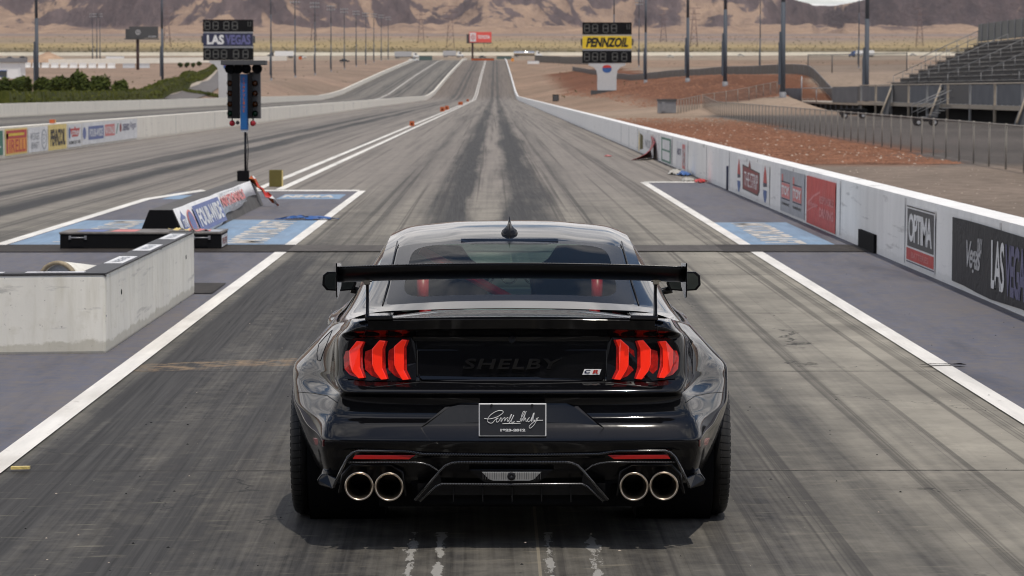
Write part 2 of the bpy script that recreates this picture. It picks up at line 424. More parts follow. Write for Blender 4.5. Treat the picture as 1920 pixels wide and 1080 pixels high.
# ================================================================== TRACK SURFACES
def track_material(name, mode):
    m, nt, b = material(name); P, X, Y, Z = nt.pos()
    if mode == 'main':   # fold the two lanes onto one profile about the centre line
        XL = nt.m('ADD', nt.m('ABSOLUTE', nt.m('ADD', X, 4.65)), -4.65)
    else:
        XL = nt.m('SUBTRACT', nt.m('PINGPONG', nt.m('ADD', X, 38.2), 5.8), 2.7)
    wob = nt.m('MULTIPLY', nt.m('SUBTRACT', nt.noise(nt.vec(nt.m('MULTIPLY', X, .5), nt.m('MULTIPLY', Y, .035), 0.0), 1.0, 5, .62), .5), 1.3)
    xw = nt.m('ADD', XL, wob)
    t = nt.m('DIVIDE', nt.m('ADD', xw, 3.2), 6.6)
    near = nt.ramp(t, [(.0, .35), (.06, .6), (.14, .95), (.34, .9), (.5, .72), (.64, .78), (.76, .55), (.84, .2), (.92, .0)])
    wob2 = nt.m('MULTIPLY', nt.m('SUBTRACT', nt.noise(nt.vec(nt.m('MULTIPLY', X, 1.6), nt.m('MULTIPLY', Y, .05), 31.0), 1.0, 6, .68), .5), 1.0)
    xw2 = nt.m('ADD', XL, nt.m('ADD', nt.m('MULTIPLY', wob, .35), nt.m('MULTIPLY', wob2, nt.m('SUBTRACT', 1.15, nt.step(Y, 45, 260))))); t2 = nt.m('DIVIDE', nt.m('ADD', xw2, 3.2), 6.6)
    far = nt.ramp(t2, [(.0, .12), (.14, .22), (.19, .5), (.24, .2), (.28, .3), (.335, 1.0), (.40, 1.0), (.45, .12), (.49, .15), (.535, 1.0), (.60, .95), (.655, .12), (.7, .5), (.76, .18), (.92, .1)])
    far2 = nt.m('MULTIPLY', far, nt.m('ADD', .95, nt.m('MULTIPLY', nt.m('SUBTRACT', nt.noise(nt.vec(nt.m('MULTIPLY', X, 1.2), nt.m('MULTIPLY', Y, .018), 4.0), 1.0, 4, .6), .5), 1.3)))
    f = nt.m('ADD', nt.m('MULTIPLY', near, nt.m('SUBTRACT', 1.0, nt.step(Y, 27, 42))), nt.m('MULTIPLY', far2, nt.step(Y, 27, 42)))
    f = nt.m('MULTIPLY', f, nt.m('SUBTRACT', 1.0, nt.m('MULTIPLY', nt.step(Y, 60, 420), .25)))
    s1 = nt.noise(nt.vec(nt.m('MULTIPLY', X, 7), nt.m('MULTIPLY', Y, .07), 1.0), 1.0, 7, .62, .15)
    s2 = nt.noise(nt.vec(nt.m('ADD', nt.m('MULTIPLY', X, 34), nt.m('MULTIPLY', Y, .5)), nt.m('MULTIPLY', Y, .35), 2.0), 1.0, 4, .6)
    s3 = nt.noise(P, 5.5, 7, .7)
    s4 = nt.noise(nt.vec(nt.m('MULTIPLY', X, 2.2), nt.m('MULTIPLY', Y, .016), 6.0), 1.0, 6, .6, .2)
    f = nt.m('ADD', f, nt.m('MULTIPLY', nt.m('SUBTRACT', s1, .5), .5))
    blo = nt.noise(nt.vec(nt.m('MULTIPLY', X, 1.1), nt.m('MULTIPLY', Y, .5), 21.0), 1.0, 7, .7, .5)
    f = nt.m('ADD', f, nt.m('MULTIPLY', nt.m('SUBTRACT', blo, .5), .6))
    f = nt.m('ADD', f, nt.m('MULTIPLY', nt.m('SUBTRACT', s3, .5), .7))
    f = nt.m('ADD', f, nt.m('MULTIPLY', nt.ramp(s4, [(.5, 0.0), (.68, .42)]), 1.0), clamp=True)
    conc = nt.mix(nt.ramp(nt.noise(P, .9, 6, .6), [(.3, 0.0), (.7, 1.0)]), (.20, .185, .155), (.37, .34, .28))
    if mode == 'main':
        conc = nt.mix(nt.step(Y, 30, 70), conc, (.255, .228, .20))
        conc = nt.mix(nt.step(Y, 560, 700), conc, (.19, .16, .135))
    else: conc = nt.mix(.6, conc, (.16, .145, .132))
    rub = nt.mix(nt.ramp(s2, [(.3, 0.0), (.72, 1.0)]), (.022, .021, .020), (.070, .067, .063))
    c = nt.mix(f, conc, rub)
    # sharp tyre streaks
    st = nt.noise(nt.vec(nt.m('ADD', nt.m('MULTIPLY', X, 5.5), nt.m('MULTIPLY', Y, .01)), nt.m('MULTIPLY', Y, .007), 12.0), 1.0, 5, .6)
    c = nt.mix(nt.ramp(st, [(.55, 0.0), (.6, .6), (.66, 0.0)]), c, (.035, .033, .032))
    if mode == 'main':
        # light scuffs, fine curved scratches and pits close to the start
        sc = nt.noise(nt.vec(nt.m('ADD', nt.m('MULTIPLY', X, 3), nt.m('MULTIPLY', Y, 1.2)), nt.m('SUBTRACT', nt.m('MULTIPLY', Y, 14), nt.m('MULTIPLY', X, 2.4)), 0.0), 1.0, 5, .6)
        c = nt.mix(nt.m('MULTIPLY', nt.ramp(sc, [(.6, 0.0), (.7, 1.0)]), nt.m('MULTIPLY', nt.m('SUBTRACT', 1.0, nt.step(Y, 12, 22)), .3)), c, (.3, .27, .2))
        c = nt.mix(nt.ramp(nt.noise(P, 26, 3, .6), [(.71, 0.0), (.74, .8)]), c, (.02, .02, .02))
        c = nt.mix(nt.ramp(nt.noise(P, 21, 3, .6), [(.235, .65), (.26, 0.0)]), c, (.5, .46, .38))
        # slab joints
        fr = nt.m('ABSOLUTE', nt.m('SUBTRACT', nt.m('FRACT', nt.m('DIVIDE', nt.m('ADD', Y, nt.m('ADD', .6, nt.m('MULTIPLY', s3, .03))), 5.3)), .915))
        j = nt.m('MULTIPLY', nt.m('LESS_THAN', fr, .0042), nt.m('LESS_THAN', Y, 34.5))
        j = nt.m('MULTIPLY', j, nt.ramp(s3, [(.35, .35), (.6, .9)]))
        c = nt.mix(j, c, (.025, .022, .02))
        lj = nt.m('LESS_THAN', nt.m('ABSOLUTE', nt.m('SUBTRACT', X, .19)), .007)
        c = nt.mix(nt.m('MULTIPLY', nt.m('MULTIPLY', lj, nt.m('LESS_THAN', Y, 34.5)), .5), c, (.3, .26, .19))
        # wandering cracks
        vo = nt.new('ShaderNodeTexVoronoi', feature='DISTANCE_TO_EDGE')
        wv = nt.vm('ADD', P, nt.vm('MULTIPLY', nt.noise(P, 2.5, 4, .6, out='Color'), (.9, .9, 0)))
        nt.put(vo.inputs['Vector'], wv); vo.inputs['Scale'].default_value = .33
        cr = nt.m('MULTIPLY', nt.m('LESS_THAN', vo.outputs[0], .0035), nt.ramp(nt.noise(P, .5, 2), [(.5, 0.0), (.58, .75)]))
        c = nt.mix(nt.m('MULTIPLY', cr, nt.m('LESS_THAN', Y, 30)), c, (.02, .02, .02))
        # remains of old white paint behind the car
        pn = nt.noise(nt.vec(nt.m('MULTIPLY', X, 11), nt.m('MULTIPLY', Y, 3.2), 0.0), 1.0, 6, .7)
        tot = None
        for cx, w in ((-.375, .05), (-.25, .05), (.435, .065), (.24, .05)):
            e = nt.m('SUBTRACT', 1.0, nt.m('DIVIDE', nt.m('ABSOLUTE', nt.m('SUBTRACT', X, cx)), w), clamp=True)
            tot = e if tot is None else nt.m('MAXIMUM', tot, e)
        pf = nt.ramp(nt.m('ADD', nt.m('MULTIPLY', tot, .26), nt.m('MULTIPLY', pn, .95)), [(.66, 0.0), (.70, 1.0)])
        pf = nt.m('MULTIPLY', nt.m('MULTIPLY', pf, nt.m('GREATER_THAN', tot, .02)), nt.m('LESS_THAN', Y, 12.75))
        c = nt.mix(nt.m('MULTIPLY', pf, .6), c, (.42, .41, .38))
        # sandy smear across the lane beside the barrier
        sm = nt.m('ABSOLUTE', nt.m('SUBTRACT', Y, nt.m('ADD', 21.5, nt.m('MULTIPLY', X, .42))))
        sm = nt.m('MULTIPLY', nt.m('LESS_THAN', sm, .3), nt.m('LESS_THAN', X, -.7))
        c = nt.mix(nt.m('MULTIPLY', sm, nt.ramp(s3, [(.45, 0.0), (.62, .5)])), c, (.42, .28, .15))
    nt.put(b.inputs['Base Color'], c)
    nt.put(b.inputs['Roughness'], nt.m('ADD', .85, nt.m('MULTIPLY', f, -.2)))
    b.inputs['Specular IOR Level'].default_value = .12
    bump(nt, b, nt.m('ADD', s3, nt.m('MULTIPLY', s2, .5)), .25, .006)
    return m
M['track'] = track_material('drag_strip_asphalt', 'main')
M['track2'] = track_material('far_strip_asphalt', 'other')
PY = breaks([(-40, 600, 10), (600, 1470, 10)])
def sheet(name, xs, ys, mat, dz, label=None):
    """a draped sheet with columns xs over rows ys"""
    vs = [(x, y, hz(y) + dz) for y in ys for x in xs]; nx = len(xs)
    fs = [(j * nx + i, j * nx + i + 1, (j + 1) * nx + i + 1, (j + 1) * nx + i) for j in range(len(ys) - 1) for i in range(nx - 1)]
    mb = MB(); mb.add(vs, fs); o = mb.build(name, mat); o.data.polygons.foreach_set('use_smooth', [True] * len(fs))
    return tag(o, kind='structure')
sheet('drag_strip', [-15, 4.85], PY, M['track'], 0.0)
sheet('second_drag_strip', [-38, -15.25], PY, M['track2'], 0.0)

def paint_mat(name, col, under, thr=(.36, .44), rough=.65, amt=1.0):
    m, nt, b = material(name); P, X, Y, Z = nt.pos()
    n = nt.noise(P, 7, 7, .72); n2 = nt.noise(nt.vec(nt.m('MULTIPLY', X, 8), nt.m('MULTIPLY', Y, .8), 0.0), 1.0, 5, .6); n3 = nt.noise(P, .55, 5, .6)
    c = nt.mix(nt.ramp(n2, [(.3, 0.0), (.7, 1.0)]), tuple(k * .84 for k in col), tuple(min(1, k * 1.06) for k in col))
    c = nt.mix(nt.m('MULTIPLY', nt.ramp(n, [(thr[0], 1.0), (thr[1], 0.0)]), .8 * amt), c, under)
    c = nt.mix(nt.ramp(n3, [(.5, 0.0), (.72, .55 * amt)]), c, under)
    n4 = nt.noise(nt.vec(nt.m('MULTIPLY', X, 1.3), nt.m('MULTIPLY', Y, .22), 7.0), 1.0, 6, .65, .5)
    c = nt.mix(nt.ramp(n4, [(.5, 0.0), (.66, .5 * amt)]), c, tuple(k * .5 for k in col))
    c = nt.mix(nt.ramp(nt.noise(P, 18, 3, .6), [(.68, 0.0), (.72, .5 * amt)]), c, tuple(k * .3 for k in col))
    nt.put(b.inputs['Base Color'], c); b.inputs['Roughness'].default_value = rough
    b.inputs['Specular IOR Level'].default_value = .1
    bump(nt, b, n, .15, .004); return m
M['line'] = paint_mat('line_paint', (.80, .77, .71), (.40, .36, .30), (.30, .39), amt=.7)
M['pad'] = paint_mat('grey_blue_paint', (.125, .128, .158), (.17, .15, .135), (.38, .56))
M['sky_blue'] = paint_mat('pale_blue_paint', (.23, .33, .45), (.26, .27, .28), (.32, .42), amt=.8)
M['ground_letters'] = paint_mat('ground_letter_paint', (.6, .56, .5), (.3, .36, .42), (.3, .42))
M['seam'] = paint_mat('dark_rubber', (.04, .034, .03), (.07, .06, .052), (.3, .5))
def quad(name, pts, mat, z, kind='structure'):
    mb = MB(); mb.add([(p[0], p[1], z) for p in pts], [tuple(range(len(pts)))]); return tag(mb.build(name, mat), kind=kind)
# launch pads (grey-blue), white borders, pale blue panels
quad('launch_pad', [(-6.5, -40), (-2.78, -40), (-2.78, 56.3), (-6.5, 56.3)], M['pad'], .004)
quad('launch_pad', [(3.32, -40), (4.8, -40), (4.8, 61.6), (3.32, 61.6)], M['pad'], .004)
LZ = .009
quad('lane_line', [(-2.80, -40), (-2.65, -40), (-2.65, 56.5), (-2.80, 56.5)], M['line'], LZ)
quad('lane_line', [(3.24, -40), (3.395, -40), (3.395, 61.8), (3.24, 61.8)], M['line'], LZ)
quad('lane_line', [(-6.68, -40), (-6.5, -40), (-6.5, 52), (-5.9, 56.6), (-6.1, 57.2), (-6.68, 52.4)], M['line'], LZ)
quad('pad_border', [(-5.9, 56.3), (-2.79, 56.3), (-2.79, 57.0), (-5.9, 57.0)], M['line'], LZ)
quad('pad_border', [(3.33, 61.5), (4.78, 61.5), (4.78, 62.2), (3.33, 62.2)], M['line'], LZ)
quad('pad_panel', [(-4.2, 36.75), (-2.8, 36.75), (-2.8, 43.6), (-4.2, 43.9)], M['sky_blue'], .0075)
quad('pad_panel', [(-6.48, 36.75), (-5.05, 36.75), (-5.05, 43.9), (-6.48, 43.6)], M['sky_blue'], .0075)
quad('pad_panel', [(3.34, 36.6), (4.52, 36.6), (4.52, 42.9), (3.34, 42.9)], M['sky_blue'], .0075)
quad('pad_panel', [(-4.15, 52.2), (-2.95, 52.2), (-2.95, 54.6), (-4.15, 54.6)], M['sky_blue'], .0075)
quad('pad_panel', [(-6.3, 52.2), (-5.4, 52.2), (-5.4, 54.2), (-6.3, 54.2)], M['sky_blue'], .0075)
for org, u, v, w, h in (((-3.1, 37.0, .008), (0, 1, 0), (-1, 0, 0), 6.5, .56), ((3.62, 42.6, .008), (0, -1, 0), (1, 0, 0), 5.8, .55), ((-6.0, 43.4, .008), (0, -1, 0), (1, 0, 0), 6.3, .55)):
    o = lettering('MOTORCRAFT', org, u, v, w, h, M['ground_letters'], None, .003, 'ground_lettering', bold=.03); tag(o, kind='structure')
o = lettering('NHRA', (-4.1, 52.9, .008), (1, 0, 0), (0, 1, 0), 1.0, 1.2, M['ground_letters'], None, .003, 'ground_lettering', bold=.05); tag(o, kind='structure')
for x in (-4.95, -4.47):
    sheet('centre_line', [x - .09, x + .09], [57.2] + [y for y in PY if y > 60], M['line'], .009)
sheet('centre_line', [-26.7, -26.45], [y for y in PY if y > 60], M['line'], .009)
# dark seams across the track at the start line and beside the barrier
M['seam_faint'] = paint_mat('faint_rubber_band', (.085, .076, .068), (.14, .125, .11), (.3, .5))
quad('start_groove', [(-14.9, 35.0), (-2.65, 35.0), (-2.65, 36.6), (-14.9, 36.6)], M['seam'], .0135)
quad('start_groove', [(-2.65, 35.1), (2.9, 35.1), (2.9, 36.5), (-2.65, 36.5)], M['seam_faint'], .0135)
quad('start_groove', [(2.9, 35.0), (4.78, 35.0), (4.78, 36.6), (2.9, 36.6)], M['seam'], .0135)
quad('pad_seam', [(-4.9, 27.8), (-2.86, 27.8), (-2.86, 29.3), (-4.9, 29.3)], M['seam'], .0135)

# ------------------------------------------------------------------ long walls
def long_wall(name, x, w, h, y0, mat, label, taper=.012):
    mb = MB(); ys = [y for y in breaks([(y0, 100, 6.1), (100, 600, 10), (600, 1460, 10)])]
    sec = [(0, -.1), (0, .08), (taper * .6, h - .06), (taper, h), (w - taper, h), (w, .08), (w, -.1)]
    mb.sweep(sec, [(x, y, hz(y)) for y in ys])
    o = mb.build(name, mat); tag(o, label, 'wall'); return o
M['wall_joint'] = M['dark_grey']
rw = long_wall('guard_wall', 4.8, .34, .82, -25, M['wall_white'], 'long white concrete guard wall along the right edge of the near strip')
lw = long_wall('guard_wall', -15.4, .4, .93, 20, M['wall_cream'], 'white concrete wall with sponsor banners between the two strips')
fw = long_wall('guard_wall', -38.5, .5, 1.05, 120, M['wall_cream'], 'cream concrete wall beyond the far strip in front of the hedge')
for w, x, h, y0, nn, st in ((rw, 4.797, .76, 26.2, 14, 6.1), (lw, -15.0 + .003, .85, 130, 12, 18.0), (fw, -38.0 + .003, .95, 230, 6, 33.0)):
    for i in range(nn):
        y = y0 + i * st
        mb = MB(); mb.box((x, y, .04 + h / 2), (.012, .02, h)); mb.build('joint', M['lt_grey'], w)
# ================================================================== BANNERS AND NEAR FURNITURE
RU, LU, UP = (0, -1, 0), (0, 1, 0), (0, 0, 1)
def wall_sign(side, ya, yb, z0, z1, mat, label, group, cat='banner', wavy=0.0):
    """a printed banner on the right or left wall; returns (object, origin, u, width, height)"""
    x = 4.788 if side == 'r' else -14.985
    n = 12; e = Vector((x, 0, 0)); th = .004 if side == 'r' else -.004
    W = abs(yb - ya); mb = MB(); s = 1 if yb > ya else -1
    top, bot = [], []
    for i in range(n + 1):
        y = ya + (yb - ya) * i / n
        top.append((x, y, z1 + wavy * .4 * math.sin(i * .9))); bot.append((x, y, z0 + wavy * math.sin(i * 1.3 + 1)))
    mb.prism(bot + top[::-1], (th, 0, 0))
    o = mb.build('banner', mat); tag(o, label, cat, group)
    return o, Vector((x, ya, z0)), (RU if side == 'r' else LU), W, z1 - z0
def wl(sg, s, a, b, c, d, mat, **kw):
    """lettering in fractions of the sign: left, bottom, right, top"""
    o, org, u, W, Hh = sg
    return lettering(s, org + Vector(u) * a * W + Vector((0, 0, b * Hh)), u, UP, (c - a) * W, (d - b) * Hh, mat, o, .006, **kw)
def wp(sg, a, b, c, d, mat, name='printed_panel', poly=None, off=.003):
    o, org, u, W, Hh = sg; n = Vector(u).cross(Vector(UP)) * off
    pts = poly or [(0, 0), (1, 0), (1, 1), (0, 1)]
    mb = MB(); mb.add([org + Vector(u) * (a + (c - a) * p) * W + Vector((0, 0, (b + (d - b) * q) * Hh)) + n for p, q in pts], [tuple(range(len(pts)))])
    return mb.build(name, mat, o, recalc=False)
def disc(n=20): return [(.5 + .5 * math.cos(2 * math.pi * i / n), .5 + .5 * math.sin(2 * math.pi * i / n)) for i in range(n)]
M['rag_white'] = simple('dirty_cloth', (.42, .4, .36), .8)
GR = 'sponsor banners on the right guard wall'; GL = 'sponsor banners on the middle wall'
# --- right wall, near to far
s = wall_sign('r', 28.9, 19.8, .05, .73, M['banner_black'], 'large black banner with white script and tall city lettering, nearest on the right wall', GR, wavy=.015)
wl(s, 'Vegas', .1, .2, .19, .72, M['lt_grey'], bold=.02, shear=.3, spacing=.8)
wl(s, 'ONLY', .17, .58, .2, .8, M['lt_grey'], bold=.04)
wl(s, 'LAS', .255, .14, .33, .84, M['banner_white'], bold=.02, spacing=.8)
wl(s, 'VEGAS', .335, .12, .46, .84, M['purple'], bold=.03, spacing=.85)
wl(s, 'MOTOR SPEEDWAY', .52, .3, .92, .6, M['lt_grey'], bold=.02)
s = wall_sign('r', 32.1, 30.05, .05, .74, M['banner_white'], 'white battery banner with dark and red lettered blocks near the black banner', GR)
wp(s, .03, .3, .97, .93, M['dark_grey']); wp(s, .0, .955, 1, .975, M['black']); wp(s, .0, .03, 1, .05, M['navy'])
wl(s, 'OPTIMA', .08, .38, .92, .86, M['banner_white'], bold=.03, spacing=.85)
wp(s, .0, .07, .98, .27, M['red']); wl(s, 'BATTERIES', .2, .12, .8, .22, M['soft_red'], bold=.02)
s = wall_sign('r', 42.5, 38.9, .03, .75, M['red'], 'faded red beverage banner with pale crossing strokes and lettering', GR)
for a in ((.05, .35, .5, .75), (.02, .2, .42, .45)):
    wp(s, *a, M['soft_red'], poly=[(0, .1), (.5, .6), (1, .9), (1, 1), (.5, .72), (0, .25)])
wl(s, 'Budweiser', .08, .38, .42, .5, M['soft_red'], bold=.03, shear=.3)
wl(s, 'RESPONSIBLE', .48, .5, .96, .66, M['soft_red'], bold=.03); wl(s, 'DRIVING', .48, .22, .96, .42, M['soft_red'], bold=.05)
s = wall_sign('r', 46.4, 42.8, .05, .75, M['grey_print'], 'grey banner with two red framed pictures beside the faded red banner', GR)
for a in (.06, .54):
    wp(s, a, .33, a + .36, .68, M['soft_red']); wp(s, a, .69, a + .36, .72, M['navy']); wp(s, a, .29, a + .36, .32, M['navy']); wp(s, a, .7, a + .07, .88, M['soft_red'])
    wl(s, 'TOY', a + .02, .4, a + .34, .62, M['banner_white'], bold=.04); wl(s, 'DRIVE', a + .02, .16, a + .34, .22, M['dark_grey'], bold=.03)
s = wall_sign('r', 54.9, 48.3, .06, .74, M['wall_white'], 'white wall section with dark red strip emblem between two pointed rocket badges', GR)
wp(s, .21, .1, .74, .84, M['black'], poly=[(0, 1), (0, .05), (.9, 0), (1, .2), (1, .86)]); wp(s, .23, .14, .72, .8, M['dk_red'], poly=[(0, 1), (0, .05), (.9, 0), (1, .2), (1, .86)], off=.005)
wp(s, .4, .78, .48, 1.0, M['dk_red'], poly=[(0, 0), (1, 0), (.5, 1)], off=.006)
o = wl(s, 'THE STRIP', .27, .25, .69, .66, M['banner_white'], bold=.0, spacing=.9)
for a in (.04, .84):
    wp(s, a, .52, a + .1, .98, M['red'], poly=[(0, 0), (1, 0), (.85, .5), (.5, 1), (.15, .5)]); wp(s, a, .4, a + .1, .52, M['navy'], poly=[(0, 0), (1, .3), (1, 1), (0, 1)]); wp(s, a, .0, a + .1, .33, M['blue'], poly=[(.3, .1), (.5, 0), (.7, .1), (1, .6), (1, 1), (0, 1), (0, .6)])
s = wall_sign('r', 73.2, 68.9, .03, .72, M['banner_white'], 'white and red banner with crumpled lower edge, far along the right wall', GR, wavy=.02)
wp(s, .55, .05, .8, .95, M['soft_red']); wl(s, 'HOT', .1, .5, .45, .75, M['purple'], bold=.03); wl(s, 'WINGS', .57, .15, .78, .8, M['banner_white'], bold=.02)
s = wall_sign('r', 80, 75.2, .03, .74, M['banner_white'], 'small white banner with a green outlined panel, far along the right wall', GR)
wp(s, .05, .02, .95, .98, M['green']); wp(s, .15, .1, .85, .45, M['banner_white'], off=.005); wp(s, .15, .52, .85, .9, M['banner_white'], off=.005)
s = wall_sign('r', 92.5, 84.5, .04, .72, M['banner_white'], 'peeling white and gold banner with black edge, farthest on the right wall', GR)
wp(s, .0, .0, .1, 1.0, M['gold'], poly=[(0, 0), (.6, 0), (1, .5), (.5, 1), (.3, 1)]); wp(s, .12, .1, .35, .9, M['olive'], poly=[(0, 0), (1, .1), (1, .9), (0, 1)]); wl(s, 'NOS', .5, .3, .9, .7, M['grey_print'], bold=.02)
# fallen, folded flag leaning on the wall
mb = MB(); A = Vector((4.78, 82.5, .7)); pts = []
for i in range(7):
    for j in range(7):
        a, b = i / 6, j / 6
        x = 4.77 - .75 * (1 - b) ** 2 * a - .05 * math.sin(5 * a + 4 * b) ** 2; pts.append((x, 84.2 - 3.2 * a * (.5 + .5 * (1 - b)), .02 + .68 * b * (1 - .25 * a)))
mb.add(pts, [(i * 7 + j, i * 7 + j + 1, (i + 1) * 7 + j + 1, (i + 1) * 7 + j) for i in range(6) for j in range(6)], True)
o = mb.build('fallen_banner', M['dk_red']); tag(o, 'dark red and gold banner torn loose and leaning against the right wall', 'banner')
md = o.modifiers.new('t', 'SOLIDIFY'); md.thickness = .01
mb = MB(); mb.add([(p[0] - .004, p[1] - .02, p[2] + .004) for p in pts[:14]], [(i * 7 + j, i * 7 + j + 1, (i + 1) * 7 + j + 1, (i + 1) * 7 + j) for i in range(1) for j in range(6)]); mb.build('gold_trim', M['gold'], o)
def cloth(c, sx, sy, h, cols, label, seed):
    rnd = random.Random(seed); root = thing('crumpled_cloth', c, label, 'cloth')
    for k, (mt, dx, dy, sc) in enumerate(cols):
        mb = MB(); n = 11
        vs = [((i / (n - 1) - .5) * sx * sc + dx + rnd.uniform(-.03, .03), (j / (n - 1) - .5) * sy * sc + dy + rnd.uniform(-.06, .06),
               .012 + max(0, h * sc * (1 - ((i / (n - 1) - .5) ** 2 + (j / (n - 1) - .5) ** 2) * 4) * (.55 + .45 * math.sin(i * 1.9 + k) * math.cos(j * 1.7)) + rnd.uniform(-.01, .02)) + .004 * k) for i in range(n) for j in range(n)]
        keep = [(i * n + j, i * n + j + 1, (i + 1) * n + j + 1, (i + 1) * n + j) for i in range(n - 1) for j in range(n - 1) if ((i - 4.5) ** 2 + (j - 4.5) ** 2) < 22 + 5 * math.sin(3 * i + j)]
        mb.add(vs, keep, True); o = mb.build('fold', M[mt], root); md = o.modifiers.new('t', 'SOLIDIFY'); md.thickness = .006
    return root
cloth((4.45, 68.0, .01), .45, 2.2, .13, [('rag_white', 0, 0, 1.0), ('blue', .12, -.9, .8)], 'crumpled white and blue banner lying at the foot of the right wall', 3)
cloth((4.5, 62.2, .01), .4, 1.6, .09, [('rag_white', -.12, .6, .8), ('red', .1, -.3, .75)], 'crumpled red and white banner lying on the corner of the right pad', 4)
cloth((3.5, 86.0, .01), .2, .7, .03, [('soft_red', 0, 0, 1.0)], 'small red rag lying on the track before the leaning flag', 5)
cloth((-3.0, 43.8, .01), 1.0, .5, .06, [('blue', 0, 0, 1.0)], 'strip of blue cloth lying on the upper edge of the left pale panel', 6)
# scupper in the right wall and post
mb = MB(); mb.box2((4.76, 34.7, .0), (4.795, 36.2, .24)); o = mb.build('drain_hatch', M['matte_black']); tag(o, 'black rubber hatch at the foot of the right wall beside the start groove', 'hatch')
mb = MB(); mb.cyl((4.79, 57, 0), (4.79, 57, .5), .03); o = mb.build('wall_post', M['navy']); tag(o, 'thin dark blue post on the right wall at the pad corner', 'post')
c = G(38, 884); mb = MB(); mb.prism([(-.05, -.01, .0), (.05, 0, .0), (.05, .03, .0), (-.05, .02, .0)], (0, 0, .015)); o = mb.build('tape_strip', M['gold']); o.location = (c.x, c.y, .012); tag(o, 'short yellowed wood strip lying on the left lane line', 'strip')
# a scrap on the right line
c = G(1765, 688); mb = MB(); mb.add([(c.x - 3.24 + a * .75 + .81, c.y - 17.6 + b, z) for a, b, z in [(2.98, 17.6, .014), (3.12, 17.56, .03), (3.3, 17.6, .02), (3.42, 17.55, .035), (3.5, 17.62, .014), (3.3, 17.66, .02), (3.1, 17.63, .016)]], [(0, 1, 6), (1, 2, 5, 6), (2, 3, 4, 5)]); o = mb.build('rubber_scrap', M['matte_black']); tag(o, 'torn black rubber scrap on the right lane line', 'scrap')

# --- middle (left) wall
def LY(px): return F * 15.0 / (929 - px)
s = wall_sign('l', LY(-40), LY(7), .1, .84, M['green'], 'dark green banner cut by the left edge of the picture', GL); wl(s, 'CASTROL', .05, .3, .9, .7, M['banner_white'], bold=.02)
s = wall_sign('l', LY(11), LY(52), .06, .88, M['gold'], 'yellow and red tyre maker banner with a long P', GL)
wp(s, .04, .06, .98, .94, M['orange']); wp(s, .04, .08, .12, .82, M['red'], off=.005); wp(s, .04, .62, .98, .92, M['red'], off=.005); wp(s, .14, .72, .86, .82, M['yellow'], off=.007)
wl(s, 'IRELLI', .18, .1, .96, .58, M['red'], bold=.01)
s = wall_sign('l', LY(54), LY(91), .06, .86, M['banner_white'], 'white banner with faint grey wording and an oval emblem', GL)
wl(s, 'WEDGES', .1, .5, .55, .78, M['grey_print'], bold=.0); wl(s, 'BENNETT', .15, .14, .55, .4, M['grey_print']); wp(s, .65, .05, .95, .9, M['grey_print'], poly=disc()); wp(s, .69, .12, .91, .83, M['banner_white'], poly=disc(), off=.005); wl(s, 'B', .73, .3, .87, .7, M['grey_print'])
s = wall_sign('l', LY(92), LY(126), .04, .9, M['gold'], 'yellow oil banner with tall black slanted lettering on the middle wall', GL)
wl(s, 'PENNZOIL', .1, .16, .92, .82, M['black'], bold=.04, shear=.1)
s = wall_sign('l', LY(129), LY(154), .06, .86, M['banner_white'], 'white banner with a red strip emblem above black wording', GL)
wp(s, .12, .45, .88, .92, M['red'], poly=[(0, .8), (.2, 0), (.8, 0), (1, .8), (.6, .75), (.5, 1), (.4, .75)]); wp(s, .04, .35, .16, .9, M['blue'], poly=disc(10)); wl(s, 'STRIP', .25, .52, .78, .72, M['banner_white'], bold=.03); wl(s, 'HOME OF THE', .05, .12, .9, .28, M['dark_grey'], bold=.02)
s = wall_sign('l', LY(155), LY(258), .08, .88, M['banner_white'], 'long white race event banner with blue and red boxes', GL)
wp(s, .01, .25, .065, .8, M['faded_blue'], poly=disc()); wp(s, .1, .2, .36, .82, M['faded_blue']); wl(s, 'FOUR-WIDE', .12, .32, .34, .7, M['banner_white'], bold=.03)
wp(s, .38, .28, .56, .84, M['soft_red']); wl(s, 'NATIONALS', .39, .38, .55, .74, M['banner_white'], bold=.02)
wp(s, .58, .35, .63, .85, M['green'], poly=[(0, 0), (.3, 0), (1, 1), (.7, 1)]); wp(s, .65, .4, .69, .85, M['dk_red'], poly=disc()); wl(s, 'DENSO', .71, .45, .84, .8, M['purple'], bold=.03); wl(s, 'Vegas', .86, .45, .98, .88, M['purple'], shear=.3)

